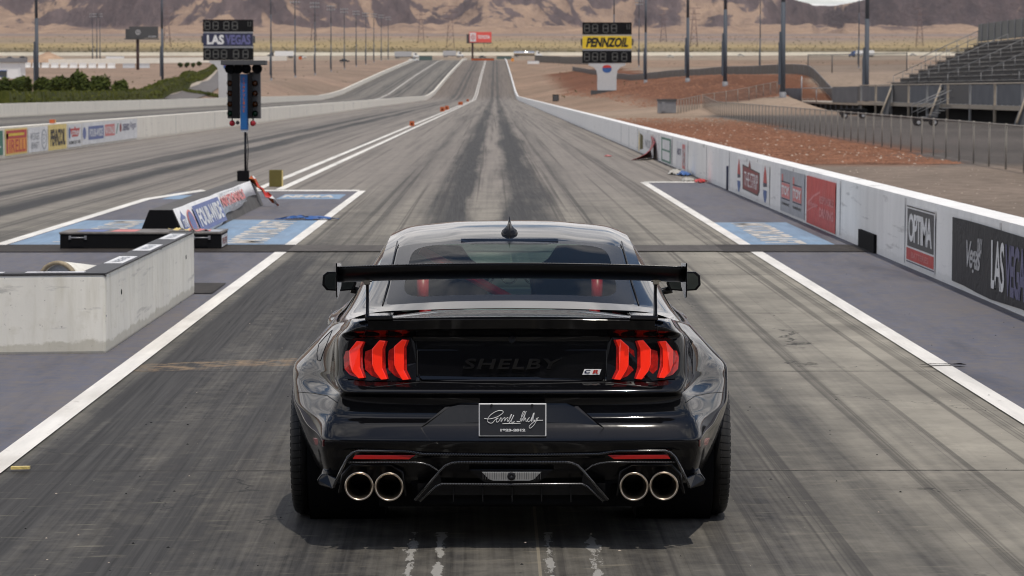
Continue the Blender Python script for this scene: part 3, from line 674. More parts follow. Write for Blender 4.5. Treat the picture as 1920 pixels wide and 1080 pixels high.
# ------------------------------------------------------------------ L-shaped concrete barrier (front left)
def barrier():
    root = thing('concrete_barrier', (-3.04, 21.5, 0), 'weathered L-shaped concrete barrier with black top strip at the front left', 'barrier')
    h = .62; out = [(0, 0), (0, 6.35), (-.21, 6.35), (-.21, .2), (-9, -.75), (-9, -.97)]
    mb = MB(); mb.prism([(x, y, 0) for x, y in out], (0, 0, h)); mb.build('concrete_body', M['barrier'], root, bevel=.022)
    for y in (.9, 5.6): mb = MB(); mb.cyl((-.01, y, .42), (.004, y, .42), .022, n=12); mb.build('lifting_hole', M['matte_black'], root)
    mb = MB()
    for x, y, z, s_ in ((0, .02, h, .05), (0, 1.3, h, .03), (0, 3.6, h, .045), (0, .01, .3, .03), (0, 5.1, 0.02, .06), (-1.1, -.06, h, .04), (0, 2.6, .01, .05)): mb.add([(x + .003, y - s_, z + .003), (x + .003, y + s_ * .7, z + .003), (x + .004, y + .1 * s_, z - s_ * .5)], [(0, 1, 2)])
    mb.build('chipped_edge', M['mid_grey'], root)
    t = [(.006, -.006), (.006, 6.3), (-.2, 6.3), (-.2, .2), (-9, -.76), (-9, -.975)]
    mb = MB(); mb.prism([(x, y, h + .002) for x, y in t], (0, 0, .012)); mb.build('top_strip', M['dark_grey'], root)
    for i, y in enumerate((1.15, 2.95, 4.85)):
        mb = MB(); mb.prism([(-.175, y, h + .015), (-.02, y, h + .015), (-.02, y + .95, h + .015), (-.175, y + .95, h + .015)], (0, 0, .004)); p = mb.build('placard', M['banner_white'], root)
        lettering('VEGAS', (-.06, y + .12, h + .02), (0, 1, 0), (-1, 0, 0), .7, .07, M['grey_print'], p, .002, bold=.02)
    for i in range(5):
        x = -.62 - i * .62; y = -.03 - i * .066
        mb = MB(); mb.prism([(x, y, h + .015), (x + .45, y + .045, h + .015), (x + .45, y + .15, h + .015), (x, y + .105, h + .015)], (0, 0, .004)); p = mb.build('placard', M['banner_white'], root)
        lettering('VEGAS', (x + .06, y + .035, h + .02), (.45, .045, 0), (-.1, 1, 0), .32, .05, M['grey_print'], p, .002, bold=.02)
barrier()
# concrete pipe lying behind the barrier
root = thing('concrete_pipe', (-4.13, 26.0, .225), 'cream concrete pipe with a rusty rim lying behind the front left barrier', 'pipe', rz=-.42)
mb = MB(); mb.lathe([(0, .22), (.02, .225), (.72, .14), (.72, .12), (.35, .16), (.02, .19)], 40, axis='y'); mb.build('pipe_wall', M['barrier'], root)
mb = MB(); mb.lathe([(-.006, .19), (-.006, .224), (.03, .228), (.03, .19), (-.006, .19)], 40, axis='y'); mb.build('rim', simple('rusty_rim', (.33, .27, .18), .8, var=.4, scale=12), root)
mb = MB(); mb.lathe([(.05, .0), (.05, .189)], 32, axis='y'); mb.build('end_plate', M['grey_print'], root)

# ------------------------------------------------------------------ long black equipment box
def equip_box():
    root = thing('equipment_box', (-4.58, 35.7, 0), 'long low black equipment box with two metal handles and stickers on its lid', 'box')
    mb = MB(); mb.box2((-1.05, 0, 0), (1.03, .88, .2)); mb.build('case', M['matte_black'], root, bevel=.008)
    mb = MB(); mb.box2((-1.06, -.01, .2), (1.04, .89, .225)); lid = mb.build('lid', simple('worn_lid', (.16, .145, .13), .6, var=.4, scale=6), root, bevel=.005)
    for x in (-.82, .78):
        mb = MB(); mb.tube([(x - .09, -.012, .155), (x - .09, -.045, .155), (x + .09, -.045, .155), (x + .09, -.012, .155)], .009)
        mb.box((x - .1, -.008, .155), (.03, .012, .05)); mb.box((x + .1, -.008, .155), (.03, .012, .05)); mb.build('handle', M['steel'], root)
    for x0, x1, mt in ((-.85, -.5, 'faded_blue'), (-.42, -.1, 'soft_red'), (.75, 1.0, 'grey_print')):
        mb = MB(); mb.prism([(x0, .15, .226), (x1, .1, .226), (x1 + .02, .6, .226), (x0 + .04, .66, .226)], (0, 0, .003)); mb.build('sticker', M[mt], root)
    mb = MB(); mb.prism([(1.032, .08, .03), (1.032, .8, .03), (1.032, .8, .18), (1.032, .08, .18)], (.003, 0, 0)); st = mb.build('sticker', M['banner_white'], root)
    lettering('THE STRIP', (1.037, .12, .06), (0, 1, 0), UP, .62, .08, M['dk_red'], st, .002, bold=.03)
    return root
equip_box()
root = thing('rag', (-3.98, 35.95, .227), 'red and tan rag lying on the lid of the black equipment box', 'rag')
for k, (mt, dx) in enumerate((('rust', .12), ('gold', -.15))):
    mb = MB(); vs = [(dx + i * .045 - .12, j * .06 - .1, .004 + max(0, .03 * math.sin(i * 1.7 + j + k)) + .012 * k) for i in range(7) for j in range(4)]
    mb.add(vs, [(i * 4 + j, i * 4 + j + 1, (i + 1) * 4 + j + 1, (i + 1) * 4 + j) for i in range(6) for j in range(3)], True); mb.build('fold', M[mt if mt != 'rust' else 'soft_red'], root)

# ------------------------------------------------------------------ trapezoid cable cover with the event banner
def cover():
    root = thing('cable_cover', (-4.5, 37.15, 0), 'dark trapezoid cover block running from the equipment box to the starting lights', 'cover')
    L = 12.4; sec = [(-.34, 0), (-.155, .45), (.155, .45), (.34, 0)]
    mb = MB(); mb.sweep(sec, [(0, 0, 0), (0, L, 0)]); mb.build('block', simple('cover_carpet', (.1, .095, .09), .9, var=.25, scale=5), root)
    mb = MB(); mb.add([(x, -.004, z) for x, z in sec], [(0, 1, 2, 3)]); mb.build('end_face', M['matte_black'], root, recalc=False)
cover()
def event_banner():
    root = thing('event_banner', (-4.5, 37.15, 0), 'white event banner with blue and red boxes draped along the slanted cover', 'banner')
    d = Vector((.155, 0, .45)); e = Vector((.345, 0, .0)); nrm = Vector((.45, 0, .19)).normalized()
    n = 60; L = 11.6; top, bot = [], []
    for i in range(n + 1):
        y = .02 + L * i / n; sag = 0.0
        k = sstep(4.6, 6.4, y) * .3 + .12 * sstep(8.6, 10.4, y) - .12 * math.sin(max(0, y - 6) * 1.1) * .5 * (1 if y > 6 else 0)
        bt = .96 - max(0, min(.6, k)); tp = -.02 + .015 * math.sin(y * 1.7)
        lift = .012 + .008 * math.sin(y * 2.3)
        top.append(d.lerp(e, max(-.02, tp)) + Vector((0, y, 0)) + nrm * lift); bot.append(d.lerp(e, bt) + Vector((0, y, 0)) + nrm * (lift + .006 * math.sin(y * 4)))
    mb = MB(); mb.add(top + bot, [(i, i + 1, n + 2 + i, n + 1 + i) for i in range(n)], True); o = mb.build('fabric', M['banner_white'], root)
    md = o.modifiers.new('t', 'SOLIDIFY'); md.thickness = .004
    def P(y, t, off=.03): return d.lerp(e, t) + Vector((0, y, 0)) + nrm * off
    def pan(y0, y1, t0, t1, mt, off=.028, poly=None):
        pts = poly or [(0, 0), (1, 0), (1, 1), (0, 1)]
        mb = MB(); mb.add([P(y0 + (y1 - y0) * a, t1 + (t0 - t1) * b, off) for a, b in pts], [tuple(range(len(pts)))]); return mb.build('printed_panel', M[mt], root, recalc=False)
    vdir = (d - e)
    def tx(s, y0, y1, t0, t1, mt, **kw):
        lettering(s, P(y0, t1, .032), (0, 1, 0), vdir, y1 - y0, vdir.length * (t1 - t0), M[mt], root, .002, **kw)
    pan(.25, .8, .08, .92, 'faded_blue', poly=[(0, 0), (1, 0), (1, .75), (.65, .85), (.5, 1), (.35, .85), (0, .75)]); tx('STRIP', .3, .75, .35, .6, 'banner_white', bold=.03)
    pan(1.0, 1.75, .14, .9, 'soft_red', poly=disc()); pan(1.08, 1.67, .2, .84, 'faded_blue', .031, poly=disc(16))
    pan(1.95, 5.6, .1, .9, 'faded_blue'); tx('FOUR-WIDE', 2.2, 5.4, .22, .78, 'banner_white', bold=.04)
    tx('NATIONALS', 5.85, 9.6, .14, .5, 'soft_red', bold=.05); tx('DENSO SPARK PLUGS', 5.9, 9.4, .03, .09, 'grey_print', bold=.02); tx('AT THE STRIP LAS VEGAS', 6.0, 9.6, .56, .61, 'grey_print', bold=.02)
    mb = MB(); vs = []
    for i in range(9):
        a = i / 8
        for j in range(5): vs.append((.15 + .5 * a + .03 * math.sin(j * 2 + i), L + .05 + j * .12 - .5 * a * (j / 4) + .06 * math.sin(i * 1.7), max(.015, .5 - .46 * a + .05 * math.sin(i * 2.1 + j * 1.8))))
    mb.add(vs, [(i * 5 + j, i * 5 + j + 1, (i + 1) * 5 + j + 1, (i + 1) * 5 + j) for i in range(8) for j in range(4)], True)
    o = mb.build('twisted_end', M['rust'], root); o.data.materials.append(M['banner_white']); o.data.materials.append(M['red'])
    for k, p in enumerate(o.data.polygons): p.material_index = (0, 2, 1, 2, 0, 0, 2)[(k * 5 + k // 3) % 7]
    md = o.modifiers.new('t', 'SOLIDIFY'); md.thickness = .006
event_banner()

# ------------------------------------------------------------------ starting lights ("christmas tree")
def start_tree():
    Y = 49.0; c = at(459.5, 337, Y); zs = lambda py: at(460, py, Y).z
    root = thing('starting_light_tree', (c.x, Y, .45), 'drag strip starting light tree with blue centre panel on a thin black pole', 'light tree')
    z0 = .45
    def zz(py): return zs(py) - z0
    s = F / (Y * 1.0)
    px = lambda x: (x - 460) / s
    mb = MB(); mb.box2((px(446), -.1, 0), (px(467), .12, zz(320))); mb.build('base_box', M['matte_black'], root, bevel=.01)
    mb = MB(); mb.tube([(px(461), 0, zz(321)), (px(461), 0, zz(246))], .022, 12)
    mb.tube([(px(462) + .02, .02, zz(321)), (px(464) + .02, .03, zz(280)), (px(462) + .02, .02, zz(250))], .008, 6); mb.build('pole', M['black'], root)
    mb = MB(); mb.box2((px(453), -.1, zz(243)), (px(467), .06, zz(139))); cp = mb.build('centre_panel', M['tree_blue'], root, bevel=.006)
    mb = MB(); mb.box2((px(454), -.09, zz(247.5)), (px(466), .05, zz(243))); mb.build('panel_foot', M['lt_grey'], root)
    for i, ch in enumerate('COMPULINK'):
        hgt = (zz(145) - zz(212)) / 9
        lettering(ch, (px(458.2), -.101, zz(145) - (i + 1) * hgt + .012), (1, 0, 0), UP, .03, hgt - .02, M['rust'], cp, .003, bold=.03)
    for sgn, (a, b), gp in ((-1, (428.5, 451), (428.5, 437)), (1, (469, 490), (476, 490))):
        mb = MB(); mb.box2((px(a), -.04, zz(222)), (px(b), .1, zz(135))); pn = mb.build('lamp_panel', M['dark_grey'], root, bevel=.006)
        mb = MB(); mb.box2((px(438 if sgn < 0 else 467.5), -.16, zz(222)), (px(451.5 if sgn < 0 else 475), -.05, zz(138))); mb.build('shield', M['matte_black'], root)
        cx = px(433 if sgn < 0 else 480.5)
        for k, (py, mt) in enumerate(((156, 'am'), (175, 'am'), (195, 'am'), (212.5, 'gr'))):
            mb = MB(); mb.lathe([(-.12, .05), (-.05, .052), (-.04, .052), (-.12, .046)], 20, (cx, 0, zz(py)), 'y'); hd = mb.build('lamp_hood', M['matte_black'], root)
            mb = MB(); mb.lathe([(-.075, .0), (-.07, .025), (-.06, .045)], 20, (cx, 0, zz(py)), 'y'); mb.build('lens', M['amber'] if mt == 'am' else M['green_lens'], hd)
        cx = px(437 if sgn < 0 else 476)
        mb = MB(); mb.lathe([(-.12, 0), (-.11, .03), (-.08, .05), (-.02, .055), (.0, .04)], 20, (cx, 0, zz(231)), 'y'); rl = mb.build('red_lamp', M['red_lens'], root)
        mb = MB(); mb.cyl((cx, -.03, zz(222)), (cx, -.03, zz(226)), .012); mb.build('bracket', M['matte_black'], rl)
    mb = MB(); mb.lathe([(-.1, 0), (-.08, .03), (-.02, .035)], 16, (px(447), 0, zz(230)), 'y'); mb.build('sensor', M['dark_grey'], root)
    for x in (434, 449, 464, 484.5):
        mb = MB(); mb.lathe([(-.16, .085), (-.02, .088), (.05, .05), (.06, 0)], 24, (px(x), 0, zz(129)), 'y'); mb.lathe([(-.05, 0), (-.06, .08)], 24, (px(x), 0, zz(129)), 'y'); mb.build('stage_lamp', M['matte_black'], root)
    mb = MB(); mb.box2((px(418), -.2, zz(122)), (px(502), .14, zz(113.5))); mb.build('top_cover', M['dark_grey'], root, bevel=.01)
M['amber'] = simple('amber_lens', (.1, .028, .004), .15); M['green_lens'] = simple('green_lens', (.004, .05, .02), .15); M['red_lens'] = simple('red_lens', (.3, .004, .012), .12)
start_tree()
# olive foam block
c = G(517.5, 350); root = thing('foam_block', (c.x, c.y, 0), 'upright olive foam block at the start of the centre line', 'block')
mb = MB(); mb.box((0, 0, .18), (.27, .3, .36)); mb.build('foam', M['olive'], root, bevel=.01)
mb = MB(); mb.box((.139, 0, .18), (.006, .28, .34)); mb.build('painted_lit_side', M['gold'], root)  # brighter yellow sheet: sunlight on the right side put into the colour
for i, (px, py) in enumerate(((772.5, 236.5), (829.5, 209), (838, 206), (862, 197), (865, 196.5), (877, 190.5))):
    c = G(px, py); s = .29 if i == 0 else .45
    root = thing('timing_block', (c.x, c.y, 0), ('orange foam timing block on the centre line nearest to the starting lights' if i == 0 else ['first', 'second', 'third', 'fourth', 'fifth'][i - 1] + ' of the distant orange timing blocks beyond the nearest one'), 'block', 'orange timing blocks on the centre line')
    mb = MB(); mb.box((0, 0, s * .5), (s, s * 1.3, s), top=.92); mb.build('foam', M['rust'], root, bevel=.02)
    mb = MB(); mb.box((0, -s * .66, s * .45), (s * .35, .02, s * .35)); mb.build('sensor_face', M['matte_black'], root)
c = T(1042, 190); root = thing('speaker_box', (c.x, c.y, c.z), 'small black box standing on the dirt beyond the right wall', 'box')
mb = MB(); mb.box((0, 0, .55), (1.0, .8, 1.1)); mb.build('cabinet', M['matte_black'], root, bevel=.04); mb = MB(); mb.box((0, -.42, .55), (.8, .03, .85)); mb.build('grille', M['dark_grey'], root)
c = G(101.5, 231, .93); root = thing('timing_block', (-15.2, F * 15.2 / (929 - 101), .93), 'orange block on top of the middle wall above the yellow oil banner', 'block')
mb = MB(); mb.box((0, 0, .07), (.15, .5, .13)); mb.build('foam', M['rust'], root, bevel=.02)
mb = MB(); mb.box((0.08, .1, .07), (.02, .12, .08)); mb.build('sensor_face', M['gold'], root)
# ================================================================== FAR OBJECTS
# ------------------------------------------------------------------ scoreboards
SEG = {'0': 'abcdef', '8': 'abcdefg', '5': 'acdfg', '3': 'abcdg', '2': 'abdeg', '6': 'acdefg'}
M['purple2'] = simple('board_purple', (.12, .12, .28), .5)
M['segment'] = simple('unlit_segment', (.085, .085, .08), .5)
def scoreboard(px0, px1, Y, label, words, face, small):
    a = at(px0, 118, Y); b = at(px1, 118, Y); cx = (a.x + b.x) / 2; W = b.x - a.x
    gz = H(cx, Y); root = thing('scoreboard', (cx, Y, gz), label, 'scoreboard')
    z = lambda py: at(960, py, Y).z - gz
    k = F / Y
    o0 = 0 if px0 > 900 else -5
    w = W / 2
    for (p0, p1, digits) in ((42, 64.5, '8888'), (95, 118, '88888')):
        p0 += o0; p1 += o0
        mb = MB(); mb.box2((-w, -.45, z(p1)), (w, .5, z(p0))); pn = mb.build('digit_panel', M['matte_black'], root)
        H0 = z(p0) - z(p1); dh = H0 * .66; dw = W * .1; t = .14
        xs = [.09, .255, .47, .64] if len(digits) == 4 else [.09, .255, .42, .66, .85]
        for fx in xs:
            mb = MB(); x = -w + fx * W; zc = (z(p0) + z(p1)) / 2
            for (u0, v0, u1, v1) in ((0, 1, 1, 1), (0, 0, 1, 0), (0, .5, 1, .5), (0, 0, 0, 1), (1, 0, 1, 1)):
                xa, xb = x + (u0 - .5) * dw, x + (u1 - .5) * dw; za, zb = zc + (v0 - .5) * dh, zc + (v1 - .5) * dh
                mb.box2((min(xa, xb) - t / 2 + (0 if u0 == u1 else t), -.47, min(za, zb) - t / 2 + (0 if v0 == v1 else t)), (max(xa, xb) + t / 2 - (0 if u0 == u1 else t), -.46, max(za, zb) + t / 2 - (0 if v0 == v1 else t)))
            mb.build('digit', M['segment'], pn)
        if len(digits) == 4:
            mb = MB(); x = w * .86; zc = (z(p0) + z(p1)) / 2 + .3
            for q in (-.2, .2): mb.box2((x + q - .05, -.47, zc - .35), (x + q + .05, -.46, zc + .35))
            mb.box2((x - .25, -.47, zc - .4), (x + .25, -.46, zc - .35)); mb.build('digit', M['segment'], pn)
    mb = MB(); mb.box2((-w + .05, -.35, z(95 + o0)), (w - .05, .4, z(64.5 + o0))); fr = mb.build('frame', M['column_white'], root)
    mb = MB(); mb.box2((-w, -.45, z(91.5 + o0)), (w, -.36, z(67.5 + o0))); ad = mb.build('sign_panel', M[face], root)
    hh = z(67.5 + o0) - z(91.5 + o0)
    for s, f0, f1, mt, kw in words:
        lettering(s, (-w + W * f0, -.455, z(91.5 + o0) + hh * .12), (1, 0, 0), UP, W * (f1 - f0), hh * .76, M[mt], ad, .01, **kw)
    for sx in (-1, 1):
        mb = MB(); mb.box((sx * (w + .15), 0, z(79 + o0)), (.28, .5, 1.1)); mb.build('side_speaker', M['dark_grey'], root)
    # flared column
    zt = z(118.5 + o0); pts = [(-3.0, zt), (-3.0, zt - .35), (-2.2, zt - .6), (-1.7, zt - 1.2), (-1.55, zt - 2.2), (-1.55, -.4), (1.55, -.4), (1.55, zt - 2.2), (1.7, zt - 1.2), (2.2, zt - .6), (3.0, zt - .35), (3.0, zt)]
    mb = MB(); mb.prism([(x, -.4, q) for x, q in pts], (0, .8, 0)); mb.build('column', M['column_white'], root)
    mb = MB(); mb.prism([(x * 1.0, -.41, q) for x, q in [(.75 * math.cos(t * .3927), zt - .95 + .6 * math.sin(t * .3927)) for t in range(16)]], (0, -.02, 0)); e = mb.build('emblem', M['blue'], root)
    mb = MB(); mb.prism([(-.8, -.44, zt - .75), (.8, -.44, zt - .75), (.5, -.44, zt - .35), (0, -.44, zt - .28), (-.5, -.44, zt - .35)], (0, -.02, 0)); mb.build('emblem_band', M['red'], e)
    mb = MB(); mb.box2((-2.6, -.9, -.4), (3.4, 1, .3)); mb.build('footing', M['dark_grey'], root)
M['column_white'] = simple('column_white', (.5, .5, .5), .6, var=.06)
scoreboard(1092, 1184, 450, 'scoreboard with a yellow oil sign between dark digit panels, right of the strip', [('PENNZOIL', .07, .93, 'black', dict(bold=.05, shear=.25))], 'yellow', None)
scoreboard(381.5, 475, 440, 'scoreboard with a dark city sign between digit panels, behind the starting lights', [('LAS', .08, .42, 'banner_white', dict(bold=.04)), ('VEGAS', .45, .95, 'purple2', dict(bold=.03))], 'navy', None)

# ------------------------------------------------------------------ billboards
def billboard(px0, px1, py0, py1, Y, face, label, pole_px, build):
    a = at(px0, py1, Y); b = at(px1, py0, Y); px = at(pole_px, py1, Y).x; gz = H(px, Y)
    root = thing('billboard', (px, Y, gz), label, 'billboard')
    x0, x1, z0, z1 = a.x - px, b.x - px, a.z - gz, b.z - gz
    mb = MB(); mb.box2((x0, -1.2, z0), (x1, -.6, z1)); pn = mb.build('face', M[face], root)
    mb = MB(); mb.box2((x0 - 1.6, -2.0, z0 - .5), (x1 + .4, -.3, z0 - .15)); mb.box2((x0 - 1.5, .4, z0 - .2), (x0 + 5, 1.2, z1 * .8 + z0 * .2)); mb.build('catwalk', M['dark_grey'], root)
    mb = MB(); mb.cyl((0, 0, -.5), (0, 0, z0 + .5), .55, n=16); mb.build('pole', simple('brown_pole', (.06, .03, .025), .6), root)
    build(pn, x0, x1, z0, z1)
def toyo(p, x0, x1, z0, z1):
    w, h = x1 - x0, z1 - z0
    mb = MB(); mb.box2((x0 + w * .03, -1.24, z0 + h * .08), (x0 + w * .3, -1.21, z1 - h * .08)); q = mb.build('emblem_panel', M['banner_white'], p)
    for rx, rz in ((.09, .27), (.04, .26), (.085, .1)):
        mb = MB(); mb.tube([(x0 + w * (.165 + rx * math.cos(t * .5236)), -1.27, z0 + h * (.5 + rz * math.sin(t * .5236))) for t in range(12)], .12, 6, closed=True); mb.build('emblem_ring', M['soft_red'], q)
    lettering('TOYOTA', (x0 + w * .38, -1.2, z0 + h * .33), (1, 0, 0), UP, w * .55, h * .36, M['banner_white'], p, .02, bold=.05)
M['billboard_red'] = simple('billboard_red', (.72, .09, .07), .5)
billboard(880, 921.5, 60, 79.5, 1520, 'billboard_red', 'red billboard with white emblem and lettering on a single brown pole', 886, toyo)
def darkb(p, x0, x1, z0, z1):
    w, h = x1 - x0, z1 - z0; cx = x0 + w * .31
    for rr in (.085, .06):
        mb = MB(); mb.tube([(cx + w * rr * 1.0 * math.cos(t * .3927), -1.25, z0 + h * .5 + w * rr * math.sin(t * .3927)) for t in range(16)], .09, 6, closed=True); mb.build('ring', M['lt_grey'], p)
    lettering('A', (cx - w * .03, -1.2, z0 + h * .3), (1, 0, 0), UP, w * .06, h * .4, M['lt_grey'], p, .02, bold=.05)
    lettering('RACING', (x0 + w * .67, -1.2, z0 + h * .08), (1, 0, 0), UP, w * .26, h * .12, M['lt_grey'], p, .02, bold=.04)
billboard(243, 297, 50, 71.5, 980, 'dark_grey', 'dark grey billboard with a round ringed emblem at the far left', 258, darkb)

# ------------------------------------------------------------------ floodlight masts
M['mast'] = simple('mast_steel', (.06, .072, .09), .7, 0, var=.1)
def mast():
    root = bpy.data.objects.new('floodlight_mast', None); link(root)
    mb = MB()
    for a, b, r0, r1 in ((-.8, 9, .25, .21), (9, 16, .2, .17), (16, 22, .16, .13)): mb.cyl((0, 0, a), (0, 0, b), r0, r1, 14)
    mb.build('pole', M['mast'], root)
    mb = MB(); mb.box2((-.42, -.22, 1.2), (-.2, .22, 5.2)); mb.box2((-.36, -.16, 5.2), (-.22, .16, 6.2)); mb.build('ballast_box', M['mast'], root)
    mb = MB(); mb.cyl((0, 0, -.8), (0, 0, .5), .34, .32, 16); mb.build('footing', M['mid_grey'], root)
    mb = MB(); mb.box2((-1.7, -.08, 21.3), (1.7, .08, 21.45)); mb.box2((-1.5, -.08, 20.2), (1.5, .08, 20.35)); fr = mb.build('crossarm', M['mast'], root)
    for z in (21.55, 20.45):
        for x in (-1.35, -.45, .45, 1.35):
            mb = MB(); mb.cyl((x, -.1, z + .15), (x, -.45, z + .05), .16, .3, 12); mb.build('floodlight', M['lt_grey'], fr)
    return root
proto = mast()
used = [False]
def put_mast(X, Y, label, group, sc=1.0):
    o = proto if not used[0] else copy_tree(proto); used[0] = True
    o.location = (X, Y, H(X, Y)); o.scale = (sc, sc, 1); tag(o, label, 'light mast', group)
gR, gL, gF = 'floodlight masts right of the strip', 'floodlight masts left of the strips', 'slender masts far behind'
for (X, Y, lb) in ((36.2, 270, 'thickest floodlight mast, rising behind the grandstand walkway'), (27.3, 263, 'floodlight mast on the red mound nearest the grandstand'), (27.2, 328, 'floodlight mast on the red mound, second left of the grandstand'), (27.2, 392, 'floodlight mast on the red mound, third left of the grandstand'), (27.0, 498, 'floodlight mast on the red mound just right of the yellow scoreboard')):
    put_mast(X, Y, lb, gR)
put_mast(27.8, 650, 'thin floodlight mast rising behind the yellow scoreboard', gR, .9)
Ys = [332, 457, 677, 758, 840, 920, 1003, 1088, 1168, 1244, 1325, 1410]
pxs = [73, 307, 510, 555, 592, 622, 647, 669, 687, 702, 716, 729]
names = ['nearest floodlight mast on the left, rising beside the white shed', 'floodlight mast on the left in front of the curved hedge', 'floodlight mast just right of the dark city scoreboard'] + [n + ' floodlight mast right of the one beside the dark city scoreboard' for n in ('first', 'second', 'third', 'fourth', 'fifth', 'sixth', 'seventh', 'eighth')] + ['farthest floodlight mast of the left row, before the crest']
for Y, px, lb in zip(Ys, pxs, names): put_mast((px - 929) * Y / F, Y, lb, gL, .85 if Y > 600 else .95)
for px, py, lb in ((174, 116, 'leftmost of the three thin masts far behind the hedge'), (182, 117, 'middle one of the three thin masts far behind the hedge'), (188, 117, 'rightmost of the three thin masts far behind the hedge'), (1198, 126, 'thin far mast left of the mound masts'), (1425, 131, 'thin far mast between the two nearest mound masts'), (1610, 128, 'thin far mast just left of the thickest mast')):
    p = T(px, py); put_mast(p.x, p.y, lb, gF, .8)

# power pylons in the valley
def pylon():
    root = bpy.data.objects.new('power_pylon', None); link(root)
    mb = MB()
    for sx in (-1, 1):
        for sy in (-1, 1): mb.cyl((sx * 4, sy * 4, -1), (sx * .8, sy * .8, 40), .28, .2, 4)
    for k in range(6):
        a, b = 4 - k * .5, 4 - (k + 1) * .5; z0, z1 = k * 6.5, (k + 1) * 6.5
        for sy in (-1, 1): mb.cyl((-a, sy * a, z0), (b, sy * b, z1), .12, n=4); mb.cyl((a, sy * a, z0), (-b, sy * b, z1), .12, n=4)
    mb.build('lattice', M['pylon'], root)
    for z in (28, 34, 40): mb = MB(); mb.box2((-7, -.3, z), (7, .3, z + .5)); mb.build('crossarm', M['pylon'], root)
    return root
M['pylon'] = simple('pylon_steel', (.15, .1, .1), .6)
pp = pylon(); first = True
for px, Y, lb in ((790, 3400, 'lattice pylon left of the red billboard, nearest to it'), (845, 2700, 'lattice pylon just left of the red billboard'), (316, 2900, 'lattice pylon between the dark billboard and the city scoreboard'), (1243, 3500, 'lattice pylon behind the red mound, left one'), (1300, 2900, 'lattice pylon behind the red mound, right one'), (1722, 3000, 'lattice pylon above the left end of the grandstand'), (590, 3700, 'lattice pylon behind the left row of masts')):
    o = pp if first else copy_tree(pp); first = False
    X = (px - 929) * Y / F; o.location = (X, Y, hz(Y)); tag(o, lb, 'pylon', 'power pylons in the valley')

# ------------------------------------------------------------------ vehicles on the far road
def wheels(root, xs, w, r):
    k = 0
    for x in xs:
        for s in (-1, 1):
            mb = MB(); mb.lathe([(-.14, r * .55), (-.14, r), (.14, r), (.14, r * .55)], 14, (x, s * (w / 2 - .15), r), 'y'); t = mb.build('wheel', M['matte_black'], root)
            mb = MB(); mb.lathe([(-.16, 0), (-.15, r * .55)], 12, (x, s * (w / 2 - .15), r), 'y'); mb.build('rim', M['lt_grey'], t)
def semi(px, py, Yh, label, box, cab, tank=False, dirn=1, L=13.5):
    p = T(px, py, Yh); root = thing('semi_truck', (p.x, p.y, p.z), label, 'truck', 'trucks on the far road', rz=0 if dirn > 0 else math.pi)
    if tank:
        mb = MB(); mb.lathe([(-L / 2, 0), (-L / 2, 1.0), (-L / 2 + .3, 1.3), (L / 2 - .3, 1.3), (L / 2, 1.0), (L / 2, 0)], 20, (0, 0, 2.4), 'x'); mb.build('tank', box, root)
    else:
        mb = MB(); mb.box2((-L / 2, -1.3, 1.2), (L / 2, 1.3, 4.1)); mb.build('trailer', box, root, bevel=.05)
    mb = MB(); mb.prism([(L / 2 + .8, -1.2, 1.0), (L / 2 + 4.6, -1.2, 1.0), (L / 2 + 4.6, -1.2, 1.9), (L / 2 + 3.3, -1.2, 2.1), (L / 2 + 2.9, -1.2, 3.3), (L / 2 + .8, -1.2, 3.8)], (0, 2.4, 0)); c = mb.build('cab', cab, root)
    mb = MB(); mb.prism([(L / 2 + 2.95, -1.22, 2.15), (L / 2 + 3.2, -1.22, 2.15), (L / 2 + 2.8, -1.22, 3.15), (L / 2 + 1.9, -1.22, 3.15), (L / 2 + 1.9, -1.22, 2.15)], (0, 2.44, 0)); mb.build('cab_window', M['glassy'], c)
    mb = MB(); mb.box2((-L / 2, -.5, .8), (L / 2 + 4, .5, 1.1)); mb.build('chassis', M['matte_black'], root)
    wheels(root, (-L / 2 + 1, -L / 2 + 2.3, L / 2 + .9, L / 2 + 2.0, L / 2 + 4.0), 2.6, .52)
semi(533, 109, 900, 'white box semi truck on the far road right of the starting lights', M['white'], M['dark_grey'], dirn=-1, L=11)
semi(756, 110, 900, 'white and grey semi truck on the far road behind the left mast row', M['lt_grey'], M['white'], L=10)
semi(983, 107, 900, 'bright tanker truck on the far road right of the red billboard', M['chrome'], M['white'], tank=True, L=13)
semi(1622, 107, 900, 'white box truck with blue cab on the far road left of the grandstand', M['white'], M['blue'], dirn=-1, L=11)
semi(843, 108, 900, 'pale low truck on the far road left of the red billboard', M['lt_grey'], M['white'], L=8)
def car_far(px, py, label, paint, cat='car', rz=0, group='cars on the far road', y0=300):
    p = T(px, py, y0); root = thing('parked_car', (p.x, p.y, p.z), label, cat, group, rz=rz)
    mb = MB(); mb.prism([(-2.3, -.9, .35), (2.3, -.9, .35), (2.35, -.9, .75), (1.2, -.9, .95), (-2.0, -.9, 1.0), (-2.35, -.9, .8)], (0, 1.8, 0)); mb.build('body', paint, root, bevel=.06)
    mb = MB(); mb.prism([(-1.7, -.78, .98), (1.1, -.78, .93), (.35, -.7, 1.45), (-1.1, -.7, 1.48)], (0, 1.5, 0)); c = mb.build('cabin', M['glassy'], root, bevel=.05)
    mb = MB(); mb.prism([(.3, -.66, 1.455), (-1.05, -.66, 1.485), (-1.05, .68, 1.485), (.3, .68, 1.455)], (0, 0, .03)); mb.build('roof', paint, root)
    wheels(root, (-1.45, 1.45), 1.85, .33)
car_far(1257, 108, 'bright white car on the far road behind the mound, left one of three', M['chrome'])
car_far(1292, 108, 'bright white car on the far road behind the mound, middle one of three', M['chrome'])
car_far(1389, 106, 'bright white car on the far road behind the mound, right one of three', M['chrome'])
car_far(646, 117, 'dark car parked on the dirt left of the far strip crest', M['black'])
